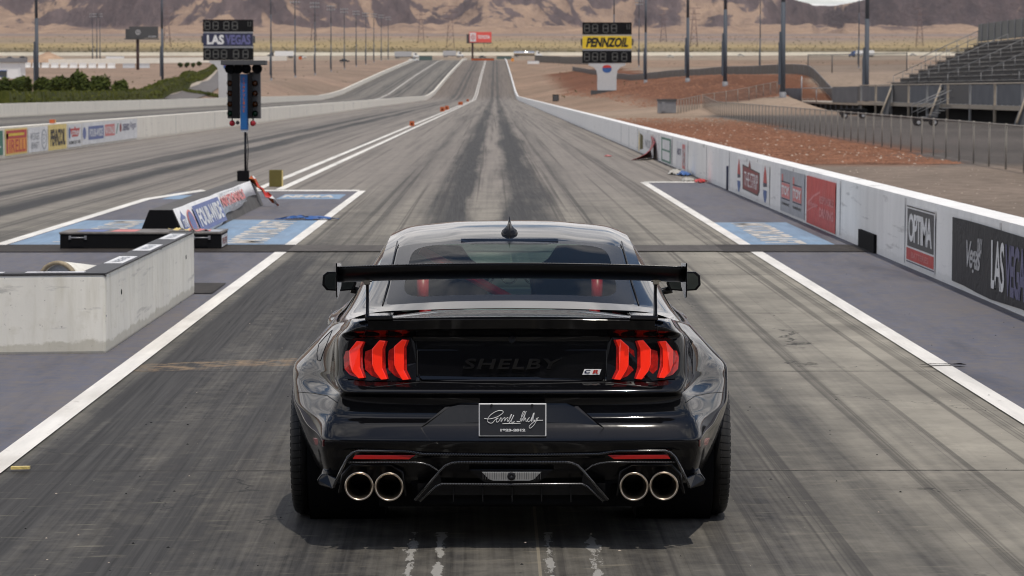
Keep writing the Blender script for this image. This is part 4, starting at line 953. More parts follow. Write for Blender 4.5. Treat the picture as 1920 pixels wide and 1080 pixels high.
car_far(567, 109, 'pale car on the far road between two floodlight masts', M['white'])
car_far(905, 109, 'dark pickup below the red billboard', M['black'])
car_far(776, 115, 'white car beside the far strip wall end', M['white'])
car_far(1712, 105, 'bright car on the far road above the grandstand walkway', M['chrome'])
car_far(20, 111, 'black car parked near the left building', M['black'], y0=500)
car_far(44, 110, 'dark car parked between the left building and the dirt heap', M['black'], y0=500)
# containers and barriers at the crest
def container(px, py, w, h, d, mt, label, name='container', cat='container', y0=300):
    p = T(px, py, y0); root = thing(name, (p.x, p.y, p.z), label, cat)
    mb = MB(); mb.box2((-w / 2, 0, 0), (w / 2, d, h)); b = mb.build('box', M[mt], root, bevel=.03)
    mb = MB()
    for i in range(int(w / .9)): mb.box2((-w / 2 + .3 + i * .9, -.06, .15), (-w / 2 + .6 + i * .9, -.01, h - .15))
    mb.build('ribs', M[mt], root)
    mb = MB(); mb.box2((-w / 2 - .05, -.08, h - .12), (w / 2 + .05, d + .05, h + .05)); mb.build('lid_rim', M['dark_grey'] if mt != 'white' else M['lt_grey'], root)
M['teal'] = simple('dull_green', (.08, .12, .11), .6)
container(798, 113, 6.5, 2.2, 2.5, 'teal', 'dull green container behind the far strip crest')
container(945, 111, 8.5, 1.8, 2.5, 'teal', 'dull green container right of the red billboard pole')
container(905, 113.5, 11, 1.1, .6, 'rust', 'brown red board fence across the end of the near strip', 'end_barrier', 'barrier')
container(1000, 120, 5.0, 1.3, 1.5, 'white', 'white low container right of the near strip crest')
container(961, 115, 1.3, 1.5, 1.0, 'orange', 'small orange barrel pair at the crest of the near strip', 'barrel_box', 'barrel')
container(563, 112, 1.8, 2.0, 1.5, 'rust', 'small red shed on the far road below a floodlight mast', 'red_shed', 'shed')
container(215, 116, 8.0, 2.6, 2.5, 'white', 'white site trailer far left beyond the shrubs', 'site_trailer', 'trailer')
container(1251, 212.5, 1.55, 1.15, 1.2, 'mid_grey', 'grey utility cabinet at the foot of the red mound', 'utility_cabinet', 'cabinet', 100)
# left building
p = T(5, 147, 250); root = thing('shed_building', (p.x, p.y, p.z), 'low grey building with white side wall at the left edge of the picture', 'building')
k = p.y / F
mb = MB(); mb.box2((-70 * k, 0, -.5), (33 * k, 8, 30 * k)); mb.build('wall', M['white'], root)
mb = MB(); mb.box2((-72 * k, -.6, 30 * k), (36 * k, 9, 38 * k)); mb.build('roof', M['mid_grey'], root, bevel=.05)
mb = MB(); mb.box2((-12 * k, -.03, 4 * k), (8 * k, -.01, 14 * k)); wn = mb.build('window', M['glassy'], root)
mb = MB(); mb.box2((-13 * k, -.06, 14 * k), (9 * k, -.02, 15.5 * k)); mb.box2((-13 * k, -.06, 3 * k), (9 * k, -.02, 4 * k)); mb.build('window_frame', M['blue'], wn)
mb = MB(); mb.box2((29 * k, -.1, -.5), (33.5 * k, -.02, 30 * k)); mb.build('corner_post', M['banner_white'], root)
# ------------------------------------------------------------------ jersey barrier rows, long far walls
def row(pts, seg, h, mt, label_fn, name, cat, group, w=.4, gap=.1, skip=()):
    """pts: list of (x, y); separate blocks along the line"""
    proto_b = None; k = 0
    for (a, b) in zip(pts, pts[1:]):
        a, b = Vector(a), Vector(b); L = (b - a).length; n = max(1, int(L / seg)); d = (b - a) / n; ang = math.atan2(d.y, d.x)
        for i in range(n):
            if k in skip: k += 1; continue
            c = a + d * (i + .5)
            if proto_b is None:
                mb = MB(); ln = d.length - gap; s = [(-w / 2, 0), (-w * .2, h * .45), (-w * .15, h), (w * .15, h), (w * .2, h * .45), (w / 2, 0)]
                mb.prism([(-ln / 2, y, z) for y, z in s], (ln, 0, 0)); o = mb.build(name, mt); proto_b = o
            else: o = proto_b.copy(); link(o)
            o.location = (c.x, c.y, H(c.x, c.y)); o.rotation_euler = (0, 0, ang); tag(o, label_fn(k), cat, group); k += 1
ORD = ['first', 'second', 'third', 'fourth', 'fifth', 'sixth', 'seventh', 'eighth', 'ninth', 'tenth', 'eleventh', 'twelfth']
pa = T(42, 127, 300); pb = T(218, 128, 300)
k = pa.y / F
row([(pa.x, pa.y), (pb.x, pb.y)], 20 * k, 9.5 * k, M['wall_white'], lambda i: ORD[min(i, 11)] + ' white barrier segment from the left in the row behind the shrubs', 'road_barrier', 'barrier', 'white barriers behind the shrubs', w=1.0, gap=1.2)
pa = T(228, 127.5, 300); pb = T(283, 127.5, 300)
row([(pa.x, pa.y), (pb.x, pb.y)], 24 * k, 8.5 * k, M['lt_grey'], lambda i: ORD[min(i, 11)] + ' grey barrier segment from the left beyond the white barrier row', 'road_barrier', 'barrier', 'grey barriers beyond the white row', w=1.0, gap=1.0)
def far_wall(pts, h, mt, label):
    mb = MB(); P2 = []
    for (a, b) in zip(pts, pts[1:]):
        a, b = Vector(a), Vector(b); n = max(1, int((b - a).length / 8)); P2 += [a + (b - a) * i / n for i in range(n)]
    P2.append(Vector(pts[-1])); vs = []
    for p in P2:
        z = H(p.x, p.y)
        vs += [(p.x, p.y - .2, z - .5), (p.x, p.y - .15, z + h), (p.x, p.y + .15, z + h), (p.x, p.y + .2, z - .5)]
    n = len(P2); mb.add(vs, [(i * 4 + j, i * 4 + (j + 1) % 4, (i + 1) * 4 + (j + 1) % 4, (i + 1) * 4 + j) for i in range(n - 1) for j in range(4)] + [(0, 1, 2, 3), tuple((n - 1) * 4 + j for j in (3, 2, 1, 0))])
    o = mb.build('long_wall', M[mt]); tag(o, label, 'wall'); return o
M['far_wall'] = simple('pale_far_wall', (.8, .75, .62), .8, var=.15, scale=.05)  # even pale cream, the wall's own colour
far_wall([(-330, 1790), (60, 1800), (500, 1830), (760, 1900)], 2.1, 'far_wall', 'very long pale wall along the far road below the yellow plain')
far_wall([(-190, 1180), (-120, 1250), (-100, 1330)], 2.2, 'wall_cream', 'long white wall section on the left beyond the dirt, below the dark billboard')
# ------------------------------------------------------------------ fences
M['mesh'] = None
def mesh_mat(name, col, alpha):
    m, nt, b = material(name); P = nt.obj()
    n = nt.noise(P, .8, 4)
    nt.put(b.inputs['Base Color'], nt.mix(n, tuple(c * .7 for c in col), tuple(c * 1.25 for c in col)))
    b.inputs['Roughness'].default_value = .8; b.inputs['Alpha'].default_value = alpha; b.inputs['Specular IOR Level'].default_value = .1
    return m
M['tan_steel'] = simple('weathered_post', (.24, .22, .19), .7)
M['chain'] = mesh_mat('chain_link', (.14, .13, .12), .30); M['screen'] = mesh_mat('wind_screen', (.135, .13, .12), .93); M['screen2'] = mesh_mat('light_wind_screen', (.15, .155, .165), .95)
def fence(pts, h, step, label, mesh='chain', post='tan_steel', r=.028, rail=True, zf=None):
    zf = zf or H; a = pts[0]; root = thing('fence', (a[0], a[1], zf(*a)), label, 'fence'); o = Vector((a[0], a[1], zf(*a)))
    P2 = []
    for (a, b) in zip(pts, pts[1:]):
        a, b = Vector(a), Vector(b); n = max(1, round((b - a).length / step)); P2 += [a + (b - a) * i / n for i in range(n)]
    P2.append(Vector(pts[-1])); g = [Vector((p.x, p.y, zf(p.x, p.y))) - o for p in P2]
    pr = None
    for q in g:
        if pr is None: mb = MB(); mb.cyl((0, 0, -.2), (0, 0, h + .04), r, n=8); pr = mb.build('post', M[post], root)
        else:
            pr = pr.copy(); link(pr)
        pr.location = q
    up = Vector((0, 0, h))
    if rail: mb = MB(); mb.tube([q + up for q in g], r * .75, 6); mb.build('top_rail', M[post], root)
    mb = MB(); n = len(g); off = Vector((-.02, -.02, 0))
    mb.add([q + Vector((0, 0, .04)) + off for q in g] + [q + up + off for q in g], [(i, i + 1, n + i + 1, n + i) for i in range(n - 1)])
    mb.build('mesh_panel', M[mesh], root, recalc=False); return root
fence([(12.6, 45), (13.4, 70), (14.5, 106), (16.6, 172), (18.6, 247)], 1.15, 3.0, 'long chain link fence with steel posts between the gravel and the grandstand')
a = T(1271, 213, 100); fence([(a.x, a.y), (18.4, 249)], 1.15, 2.0, 'short chain link fence beside the grey cabinet')
a = T(1512, 203, 100)
fence([(18.6, 249), (24, 262), (34.5, 300)], 1.2, 4.0, 'low pale rail fence across the foot of the mound')
def W(px, py, y0=200): p = T(px, py, y0); return (p.x, p.y)
fence([(25, 900), (29.5, 760), (32.7, 560), (35.5, 520), (39, 430), (41, 380), (39.5, 330), (38.5, 300)], 1.35, 8.0, 'grey screened fence behind the red mound', 'screen', 'mid_grey', .05)
fence([W(1003, 117, 500), W(1050, 119, 500), W(1150, 122.5, 500)], 3.0, 10.0, 'dark green screened fence beyond the right wall crest', 'screen', 'dark_grey', .08)
fence([W(1515, 140, 400), W(1560, 140, 400), W(1700, 140, 400)], 2.6, 10.0, 'grey screened fence left behind the grandstand', 'chain', 'dark_grey', .08)
# ------------------------------------------------------------------ grandstand
M['alu'] = simple('aluminium', (.22, .22, .22), .6, .1)
M['alu_dark'] = simple('weathered_aluminium', (.055, .055, .057), .6, .1)
M['tan_post'] = simple('tan_post', (.32, .27, .21), .7)
M['bench'] = simple('bench_planks', (.27, .25, .22), .6, var=.5, scale=.5)
def grandstand():
    X0 = 32.0; root = thing('grandstand', (X0, 130, 0), 'grey aluminium grandstand with walkway, stairs and rows of benches at the right', 'grandstand')
    y0, y1 = -30, 107   # bleacher extent (world Y 100..237)
    rows = 10
    mb = MB(); mb2 = MB(); mb3 = MB()
    for i in range(rows):
        x = 1.5 + i * .78; z = 2.35 + i * .36
        mb = MB(); mb.box2((x, y0, z + .38), (x + .27, y1, z + .43)); mb.build('bench', M['bench'], root)
        mb = MB(); mb.box2((x - .38, y0, z - .03), (x + .36, y1, z + .0)); mb.box2((x + .37, y0, z + .02), (x + .39, y1, z + .34)); mb.build('foot_board', M['alu_dark'] if i % 2 else M['dark_grey'], root)
    for y in range(int(y0), int(y1) + 1, 6):
        mb = MB()
        mb.cyl((1.2, y, 2.2), (9.4, y, 5.9), .07, n=6)
        for x in (1.4, 4.2, 7.0, 9.4): mb.cyl((x, y, -.3), (x, y, 2.2 + max(0, x - 1.4) * .45), .08, n=6)
        mb.cyl((1.4, y, 0), (4.2, y, 3.2), .04, n=5); mb.cyl((4.2, y, 0), (7, y, 4.4), .04, n=5)
        mb.build('under_frame', M['alu_dark'], root)
    for y in range(int(y0), int(y1), 14):
        mb = MB()
        for i in range(rows): mb.cyl((1.5 + i * .78, y + 7, 2.35 + i * .36), (1.5 + i * .78, y + 7, 3.3 + i * .36), .025, n=5)
        mb.cyl((1.5, y + 7, 3.3), (1.5 + 9 * .78, y + 7, 3.3 + 9 * .36), .03, n=5)
        mb.build('aisle_rail', M['alu'], root)
    # front walkway deck with screened rail
    mb = MB(); mb.box2((-.9, y0, .98), (1.1, y1, 1.1)); mb.build('walkway_deck', M['alu'], root)
    mb = MB(); mb.box2((-1.0, y0, .86), (-.9, y1, 1.14)); mb.build('deck_fascia', M['tan_post'], root)
    k = 0
    for y in range(int(y0), int(y1), 9):
        mb = MB(); mb.box2((-.93, y + .5, 1.18), (-.9, y + 8.4, 2.42)); mb.build('rail_screen', M['screen2' if k % 3 else 'alu_dark'], root); k += 1
        mb = MB(); mb.box2((-1.0, y, 0), (-.86, y + .18, 2.5)); mb.build('rail_post', M['tan_post'] if k % 2 else M['alu'], root)
    mb = MB(); mb.tube([(-.93, y0, 2.5), (-.93, y1, 2.5)], .05, 6); mb.build('top_rail', M['tan_post'], root)
    mb = MB(); mb.box2((1.05, y0, 1.1), (1.12, y1, 2.3)); mb.build('riser_wall', M['alu_dark'], root)
    mb = MB()
    for y in range(int(y0), int(y1), 2): mb.box2((1.0, y, 1.1), (1.04, y + .5, 2.32))
    mb.build('wall_slats', M['lt_grey'], root)
    mb = MB(); mb.box2((0.6, y0, 0), (.7, y1, .97)); mb.build('skirt', M['matte_black'], root)
    # lower platform continuing to the left
    mb = MB(); mb.box2((-.9, y1, .8), (3.5, y1 + 66, .98)); mb.build('platform_deck', M['tan_post'], root)
    mb = MB(); mb.box2((-.4, y1, -.2), (3, y1 + 64, .8)); mb.build('platform_base', M['matte_black'], root)
    mb = MB()
    for y in range(int(y1), int(y1) + 66, 4): mb.cyl((-.85, y, -.2), (-.85, y, .8), .07, n=5)
    mb.build('platform_legs', M['alu_dark'], root)
    mb = MB(); mb.box2((-.95, y1 + 44, .98), (-.9, y1 + 66, 2.3)); mb.build('platform_panel', M['screen2'], root)
    mb = MB(); mb.box2((-.95, y1 + .2, .98), (-.9, y1 + 18, 2.4)); mb.build('platform_panel', M['screen2'], root)
    mb = MB(); mb.tube([(-.92, y1 + 18, 2.3), (-.92, y1 + 44, 2.3)], .04, 5); mb.cyl((-.92, y1 + 44, .9), (-.92, y1 + 44, 3.5), .06, n=6); mb.cyl((-.92, y1 + 31, .9), (-.92, y1 + 31, 2.3), .04, n=6); mb.build('platform_rail', M['steel'], root)
    # stairs with sloping rails to the ground
    for ys in (58, 12, -12):
        mb = MB()
        for i in range(7): mb.box2((-1.0 - i * .34, ys, .98 - i * .15), (-.72 - i * .34, ys + 2.6, 1.02 - i * .15))
        st = mb.build('stair', M['alu'], root)
        for dy in (0, 2.6):
            mb = MB(); mb.tube([(-.95, ys + dy, 2.1), (-3.3, ys + dy, 1.05), (-3.3, ys + dy, 0)], .04, 6); mb.tube([(-.95, ys + dy, 1.6), (-3.3, ys + dy, .55)], .03, 6); mb.build('handrail', M['alu'], st)
    # big leaning braces
    for yb in (86, 62, 30, 2):
        mb = MB(); mb.prism([(-.95, yb, 2.5), (-1.05, yb, 2.5), (-1.9, yb, .1), (-1.3, yb, .1)], (0, .5, 0)); mb.build('brace', M['screen2'], root)
        mb = MB(); mb.cyl((-1.0, yb + .25, 2.5), (-2.1, yb - 1.4, .2), .08, n=6); mb.build('brace_post', M['tan_post'], root)
    # back wall above the top row
    zt = 2.35 + rows * .36; xb = 1.5 + rows * .78
    mb = MB(); mb.box2((xb, y0, 0), (xb + .12, y1, zt + .2)); mb.build('back_skirt', M['alu_dark'], root)
    mb = MB(); mb.box2((xb, y0, zt + .3), (xb + .12, y1, zt + 1.75)); bw = mb.build('back_wall', simple('ribbed_screen', (.12, .125, .115), .6), root)
    mb = MB()
    for y in range(int(y0), int(y1), 3): mb.box2((xb - .06, y, zt + .2), (xb - .01, y + .25, zt + 1.8))
    mb.build('wall_ribs', M['mid_grey'], bw)
    mb = MB()
    for i in range(6): mb.cyl((xb - i * .9, y1, zt - i * .42), (xb - i * .9, y1, zt + 1.2 - i * .42), .03, n=5)
    mb.cyl((xb, y1, zt + 1.2), (xb - 5, y1, zt - 1.1), .04, n=5); mb.build('end_rail', M['alu'], root)
    mb = MB(); mb.box2((xb - 1.5, 70, 0), (xb - .9, 70.6, zt + 2.3)); mb.box2((xb - 1.6, 69.9, zt + .8), (xb - .8, 70.8, zt + 2.3)); mb.build('stand_tower', M['alu_dark'], root)
grandstand()
# dark equipment below the stand
for i, (px, py, w, h, lb) in enumerate(((1600, 222, 2.0, .7, 'dark grill trailer under the left end of the grandstand walkway'), (1735, 236, 1.4, .5, 'dark crate on wheels in front of the grandstand stairs'))):
    p = T(px, py, 90); root = thing('utility_cart', (p.x, p.y, p.z), lb, 'cart')
    mb = MB(); mb.box2((-w / 2, -.4, .25), (w / 2, .5, h)); mb.build('body', M['matte_black'], root, bevel=.05); wheels(root, (-w / 3, w / 3), 1.0, .2)
p = G(1700, 264); root = thing('jersey_box', (p.x + 10, p.y, 0), 'dark low concrete block row behind the chain link fence', 'block')
mb = MB(); mb.box2((-3, 0, 0), (6, .9, .55)); mb.build('body', M['dark_grey'], root, bevel=.05); mb = MB(); mb.box2((-1.2, -.02, .05), (.2, -.01, .5)); mb.build('pale_patch', M['mid_grey'], root)

# ------------------------------------------------------------------ hedge and shrubs
def foliage_mat(name, a, b_):
    m, nt, b = material(name); P = nt.obj(); n = nt.noise(P, .9, 5, .7); n2 = nt.noise(P, 9, 2)
    c = nt.mix(nt.ramp(nt.m('ADD', nt.m('MULTIPLY', n, .7), nt.m('MULTIPLY', n2, .3)), [(.35, 0.0), (.65, 1.0)]), a, b_)
    nt.put(b.inputs['Base Color'], c); b.inputs['Roughness'].default_value = .8; b.inputs['Specular IOR Level'].default_value = .15
    return m
M['hedge'] = foliage_mat('hedge_leaves', (.026, .036, .006), (.10, .105, .018)); M['shrub'] = foliage_mat('shrub_leaves', (.018, .03, .006), (.075, .09, .015)); M['shrub2'] = foliage_mat('dry_shrub_leaves', (.05, .04, .012), (.11, .09, .025))
M['bark'] = simple('bark', (.07, .05, .035), .9)
def leaves(mb, c, r, n, s, rnd):
    for _ in range(n):
        d = Vector((rnd.gauss(0, 1), rnd.gauss(0, 1), rnd.gauss(0, 1))).normalized() * (rnd.random() ** .35)
        p = Vector((c[0] + d.x * r[0], c[1] + d.y * r[1], c[2] + d.z * r[2]))
        a = Vector((rnd.gauss(0, 1), rnd.gauss(0, 1), rnd.gauss(0, .7))).normalized(); b = a.orthogonal().normalized(); q = s * rnd.uniform(.6, 1.3)
        mb.add([p - a * q, p + b * q * .6, p + a * q, p - b * q * .6], [(0, 1, 2, 3)])
def hedge(pts, w, h, label, n_per=26):
    rnd = random.Random(5); o0 = Vector((pts[0][0], pts[0][1], H(*pts[0]))); root = thing('hedge', o0, label, 'hedge')
    mb = MB(); st = MB()
    for a, b in zip(pts, pts[1:]):
        a, b = Vector(a), Vector(b); n = int((b - a).length / 1.3) + 1
        for i in range(n):
            p = a + (b - a) * (i + rnd.random()) / n; z = H(p.x, p.y); hh = h * rnd.uniform(.9, 1.08)
            leaves(mb, (p.x - o0.x, p.y - o0.y, z - o0.z + hh * .5), (1.2, w / 2, hh * .52), n_per, .2, rnd)
            mb.add(*(lambda c, d: ([(c[0] + x * d[0] * (.6 if zz > 0 else .8), c[1] + y * d[1] * (.6 if zz > 0 else .8), c[2] + zz * d[2]) for zz in (-1, 1) for x, y in ((-1, -1), (1, -1), (1, 1), (-1, 1))], [(3, 2, 1, 0), (4, 5, 6, 7), (0, 1, 5, 4), (1, 2, 6, 5), (2, 3, 7, 6), (3, 0, 4, 7)]))((p.x - o0.x, p.y - o0.y, z - o0.z + hh * .45), (1.0, w * .42, hh * .45)))
            if i % 3 == 0: st.cyl((p.x - o0.x, p.y - o0.y, z - o0.z - .2), (p.x - o0.x, p.y - o0.y, z - o0.z + hh * .5), .08, n=5)
    mb.build('foliage', M['hedge'], root, recalc=False); st.build('stems', M['bark'], root, recalc=False)
hp = [(-39.6, 222), (-40.2, 260), (-41.5, 300), (-43.0, 335)] + [W(px, py, 300) for px, py in ((310, 176), (345, 166), (375, 150), (395, 138), (404, 129))]
hedge(hp, 1.9, 2.15, 'long clipped green hedge behind the far wall, curving away up the road')
hedge([(-48.5, 430), (-46.5, 445), (-45, 452)], 1.6, .5, 'short strip of low green ground cover beside the city scoreboard', 16)
def shrub(c, r, mt, label, seed):
    rnd = random.Random(seed); root = thing('shrub', c, label, 'shrub', 'shrubs behind the clipped hedge'); mb = MB()
    for k in range(7):
        q = (rnd.uniform(-.5, .5) * r[0], rnd.uniform(-.5, .5) * r[1], r[2] * (1.0 + rnd.uniform(-.25, .35)))
        leaves(mb, q, (r[0] * .62, r[1] * .62, r[2] * .55), 170, .26, rnd)
        mb.lathe([(-r[2] * .42, 0), (-r[2] * .3, r[0] * .36), (r[2] * .2, r[0] * .4), (r[2] * .4, 0)], 8, q, 'z')
    mb.build('foliage', M[mt], root, recalc=False)
    st = MB()
    for k in range(4): st.cyl((rnd.uniform(-.2, .2), rnd.uniform(-.2, .2), -.3), (rnd.uniform(-.5, .5) * r[0], rnd.uniform(-.3, .3), r[2]), .1, .04, 6)
    st.build('stem', M['bark'], root)
sh = [(12, 172, 30, 17, 'shrub', 'dark shrub at the left end of the hedge'), (42, 168, 34, 17, 'shrub', 'wide dark shrub, second from the left behind the hedge'), (38, 176, 16, 9, 'shrub2', 'small yellowish dry shrub under the wide dark shrub'), (78, 168, 26, 15, 'shrub', 'dark shrub, third from the left behind the hedge'), (108, 165, 28, 14, 'shrub', 'dark green shrub left of the tallest one'), (131, 166, 34, 14, 'shrub', 'dark green shrub in front of the tallest one'), (150, 158, 32, 24, 'shrub', 'tallest dark shrub behind the hedge'), (188, 165, 34, 20, 'shrub', 'boxy dark shrub right of the tallest one'), (224, 166, 26, 12, 'shrub', 'flat topped shrub at the right end of the group')]
for i, (px, py, w, h, mt, lb) in enumerate(sh):
    Y = 300 + 12 * (i % 3); p = at(px, py, Y); k = Y / F
    gz = H(p.x, Y); shrub((p.x, Y, gz), (w * k * .62, w * k * .5, (p.z - gz + h * k) * .40 + .6), mt, lb, 30 + i)
for px, py, lb in ((338, 127, 'left one of the far round bushes beside the access road'), (350, 127, 'second of the far round bushes beside the access road'), (362, 127, 'third of the far round bushes beside the access road'), (374, 125, 'right one of the far round bushes beside the access road')):
    p = T(px, py, 400); shrub(p, (.95, .9, 1.1), 'shrub', lb, int(px))
# access road between hedge and scoreboard, dirt heap
m, nt, b = material('access_road'); P = nt.pos()[0]; nt.put(b.inputs['Base Color'], nt.mix(nt.noise(P, .8, 5), (.1, .09, .085), (.17, .155, .145))); b.inputs['Roughness'].default_value = .9; M['road'] = m
pl = [W(px, py, 250) for px, py in ((288, 186), (330, 177), (372, 160), (398, 144), (409, 131))]; pr = [W(px, py, 250) for px, py in ((360, 188), (392, 178), (412, 164), (422, 148), (424, 132))]
def ribbon(name, A, B, mat, dz, n=10):
    ys = []; vs = []
    for k in range(len(A) - 1):
        for i in range(8):
            t = i / 8; ys.append((Vector(A[k]).lerp(Vector(A[k + 1]), t), Vector(B[k]).lerp(Vector(B[k + 1]), t)))
    for a, b_ in ys:
        for j in range(n + 1):
            p = a.lerp(b_, j / n); vs.append((p.x, p.y, H(p.x, p.y) + dz))
    mb = MB(); mb.add(vs, [(i * (n + 1) + j, i * (n + 1) + j + 1, (i + 1) * (n + 1) + j + 1, (i + 1) * (n + 1) + j) for i in range(len(ys) - 1) for j in range(n)]); return tag(mb.build(name, mat), kind='structure')
ribbon('access_road', pl, pr, M['road'], .12)
pc = [(a[0] - .9, a[1] + 1) for a in pl]; ribbon('pale_verge', pc, [(a[0] + .1, a[1]) for a in pl], simple('pale_kerb', (.42, .36, .29), .9), .16, 3)
p = T(92, 119, 600); root_h = 9.0 * p.y / F * 2
mb = MB(); n = 26; vs = []; rx, ry = 46 * p.y / F, 22
for i in range(n):
    for j in range(n):
        a, b_ = i / (n - 1) * 2 - 1, j / (n - 1) * 2 - 1; d = math.hypot(a, b_)
        vs.append((a * rx, b_ * ry, max(-1, (1 - d) * root_h * 1.25 + .6 * noise.noise(Vector((a * 3, b_ * 3, 1))))))
mb.add(vs, [(i * n + j, (i + 1) * n + j, (i + 1) * n + j + 1, i * n + j + 1) for i in range(n - 1) for j in range(n - 1)], True)
o = mb.build('dirt_heap', simple('heap_dirt', (.38, .25, .16), .95, scale=.3, var=.3)); o.location = p; tag(o, 'heap of tan dirt beyond the white barrier row at the left', 'dirt heap')
# unseen dark building added behind the camera to darken reflections in the bodywork
root = thing('unseen_dark_building', (2, -20, 0), 'unseen dark flat-roofed building with low wings, added behind the camera to darken car reflections', 'building')
mb = MB(); mb.box2((-19, -12, 0), (17, 0, 13.5)); mb.build('wall', M['dark_grey'], root)  # main block of the added unseen building
mb = MB(); mb.box2((-62, -12, 0), (-19, -1, 8)); mb.box2((17, -12, 0), (60, -1, 8)); mb.build('unseen_side_wing', M['dark_grey'], root)
mb = MB(); mb.box2((-19.5, -12.5, 13.5), (17.5, 1.2, 14.1)); mb.build('roof', M['mid_grey'], root)
for z in (1.2, 5.2, 9.4):
    for i in range(9): mb = MB(); mb.box2((-16 + i * 3.4, .0, z), (-13.4 + i * 3.4, .05, z + 1.7)); mb.build('window', M['glassy'], root)
# ================================================================== THE CAR
CX, CY = .071, 13.32
def q(px, py, yl):
    """photo point (centre dx measured from px 959) on the car plane y = yl -> local x, z"""
    p = at(px, py, CY + yl); return p.x - CX, p.z
def carpaint():
    m, nt, b = material('black_car_paint'); P = nt.obj()
    b.inputs['Base Color'].default_value = (.0035, .0036, .0045, 1)
    n = nt.noise(P, 40, 4); nt.put(b.inputs['Roughness'], nt.m('ADD', .035, nt.m('MULTIPLY', n, .05)))
    b.inputs['Coat Weight'].default_value = 0; b.inputs['IOR'].default_value = 1.48
    bump(nt, b, nt.noise(P, 3, 2), .02, .01); return m
M['paint'] = carpaint(); M['mirror'] = simple('mirror_silver', (.10, .12, .125), .03, 1.0, var=.0)
def carbon():
    m, nt, b = material('carbon_fibre'); P = nt.obj()
    w1 = nt.new('ShaderNodeTexChecker'); nt.put(w1.inputs['Vector'], P); w1.inputs['Scale'].default_value = 160
    nt.put(b.inputs['Base Color'], nt.mix(w1.outputs[1], (.008, .008, .008), (.05, .05, .052)))
    b.inputs['Roughness'].default_value = .2; b.inputs['Coat Weight'].default_value = .8; return m
M['carbon'] = carbon()
def glassm(name, tint, gl=1.0):
    m = bpy.data.materials.new(name); m.use_nodes = True; nt = NT(m.node_tree); nt.n.remove(m.node_tree.nodes['Principled BSDF'])
    t = nt.new('ShaderNodeBsdfTransparent'); t.inputs[0].default_value = (*tint, 1); g = nt.new('ShaderNodeBsdfGlossy'); g.inputs['Roughness'].default_value = .01
    fr = nt.new('ShaderNodeFresnel'); fr.inputs[0].default_value = 1.52; mx = nt.new('ShaderNodeMixShader')
    nt.put(mx.inputs[0], nt.m('MULTIPLY', fr.outputs[0], 1.3 * gl, clamp=True)); nt.l.new(t.outputs[0], mx.inputs[1]); nt.l.new(g.outputs[0], mx.inputs[2])
    nt.l.new(mx.outputs[0], nt.n['Material Output'].inputs[0]); return m
M['glass'] = glassm('window_glass', (.76, .93, .85), .38); M['glass2'] = glassm('side_glass', (.35, .42, .4))
def rubber():
    m, nt, b = material('tyre_rubber'); P = nt.obj()
    sp = nt.new('ShaderNodeSeparateXYZ'); nt.l.new(P, sp.inputs[0])
    an = nt.m('MULTIPLY', nt.m('ARCTAN2', sp.outputs[1], sp.outputs[2]), 62 / 6.2831853)
    ax = nt.m('ABSOLUTE', sp.outputs[0])
    fr = nt.m('FRACT', nt.m('ADD', an, nt.m('MULTIPLY', ax, 3.0)))
    gv = nt.m('MULTIPLY', nt.m('LESS_THAN', fr, .16), nt.m('GREATER_THAN', ax, .118))
    nt.put(b.inputs['Base Color'], nt.mix(gv, nt.mix(nt.noise(P, 25, 5), (.012, .012, .012), (.034, .032, .030)), (.001, .001, .001))); b.inputs['Roughness'].default_value = .5
    bump(nt, b, nt.m('SUBTRACT', 1.0, gv), 1.0, .006); b.inputs['Specular IOR Level'].default_value = .3
    return m
M['rubber'] = rubber()
M['lamp_red'] = simple('lit_red_lens', (.85, .026, .010), .12, coat=.6, emit=.36, var=.06, scale=8)
M['lamp_dim'] = simple('dim_red_lens', (.38, .012, .008), .2, coat=.5, emit=.10, var=.35, scale=60)
M['lamp_amber'] = simple('amber_diode', (.9, .3, .02), .3, emit=1.2)
M['reflector'] = simple('red_reflector', (.42, .012, .01), .15, coat=.5)
M['marker'] = simple('marker_lens', (.42, .02, .02), .12, coat=.6)
M['cage'] = simple('roll_cage_red', (.45, .012, .02), .4)
M['seat'] = simple('seat_cloth', (.03, .03, .033), .8)
M['shelf'] = simple('parcel_shelf', (.11, .135, .125), .85)
M['lens_clear'] = simple('clear_lens', (.32, .32, .31), .15, coat=.5)
M['plate_face'] = simple('plate_face', (.035, .037, .043), .4)
M['skirt'] = simple('satin_black', (.006, .006, .007), .25, spec=.3); M['tip'] = simple('heat_tinted_steel', (.62, .54, .44), .28, 1.0)
car = thing('sports_car', (CX, CY, 0), 'glossy black wide-bodied coupe with a tall rear wing and lit red tail lamps', 'car')

# rear profile (y, z) per level and side profile (z, wheel x, door x)
LV = [(-.80, .262, .165), (-1.0, .272, .20), (-1.06, .31, .29), (-1.092, .40, .385), (-1.13, .44, .44), (-1.156, .475, .48),
      (-1.160, .500, .51), (-1.152, .514, .54), (-1.109, .583, .585), (-1.074, .592, .61), (-1.068, .672, .66), (-1.074, .690, .69),
      (-1.104, .701, .71), (-1.104, .716, .735), (-1.072, .740, .752), (-1.04, .757, .770), (-1.035, .78, .79), (-1.014, .92, .845),
      (-1.010, .953, .88), (-1.055, .966, .908), (-1.078, .985, .93), (-1.072, 1.016, .945), (-1.045, 1.030, .956), (-1.0, 1.022, .963)]
SXW = [(.165, .88), (.28, .93), (.40, .972), (.50, 1.005), (.60, 1.036), (.70, 1.043), (.738, 1.040), (.756, 1.030), (.775, 1.012), (.945, .853), (.957, .825), (.965, .80)]
SXD = [(.165, .82), (.28, .89), (.42, .918), (.6, .932), (.74, .94), (.80, .928), (.88, .89), (.945, .84), (.957, .82), (.965, .80)]
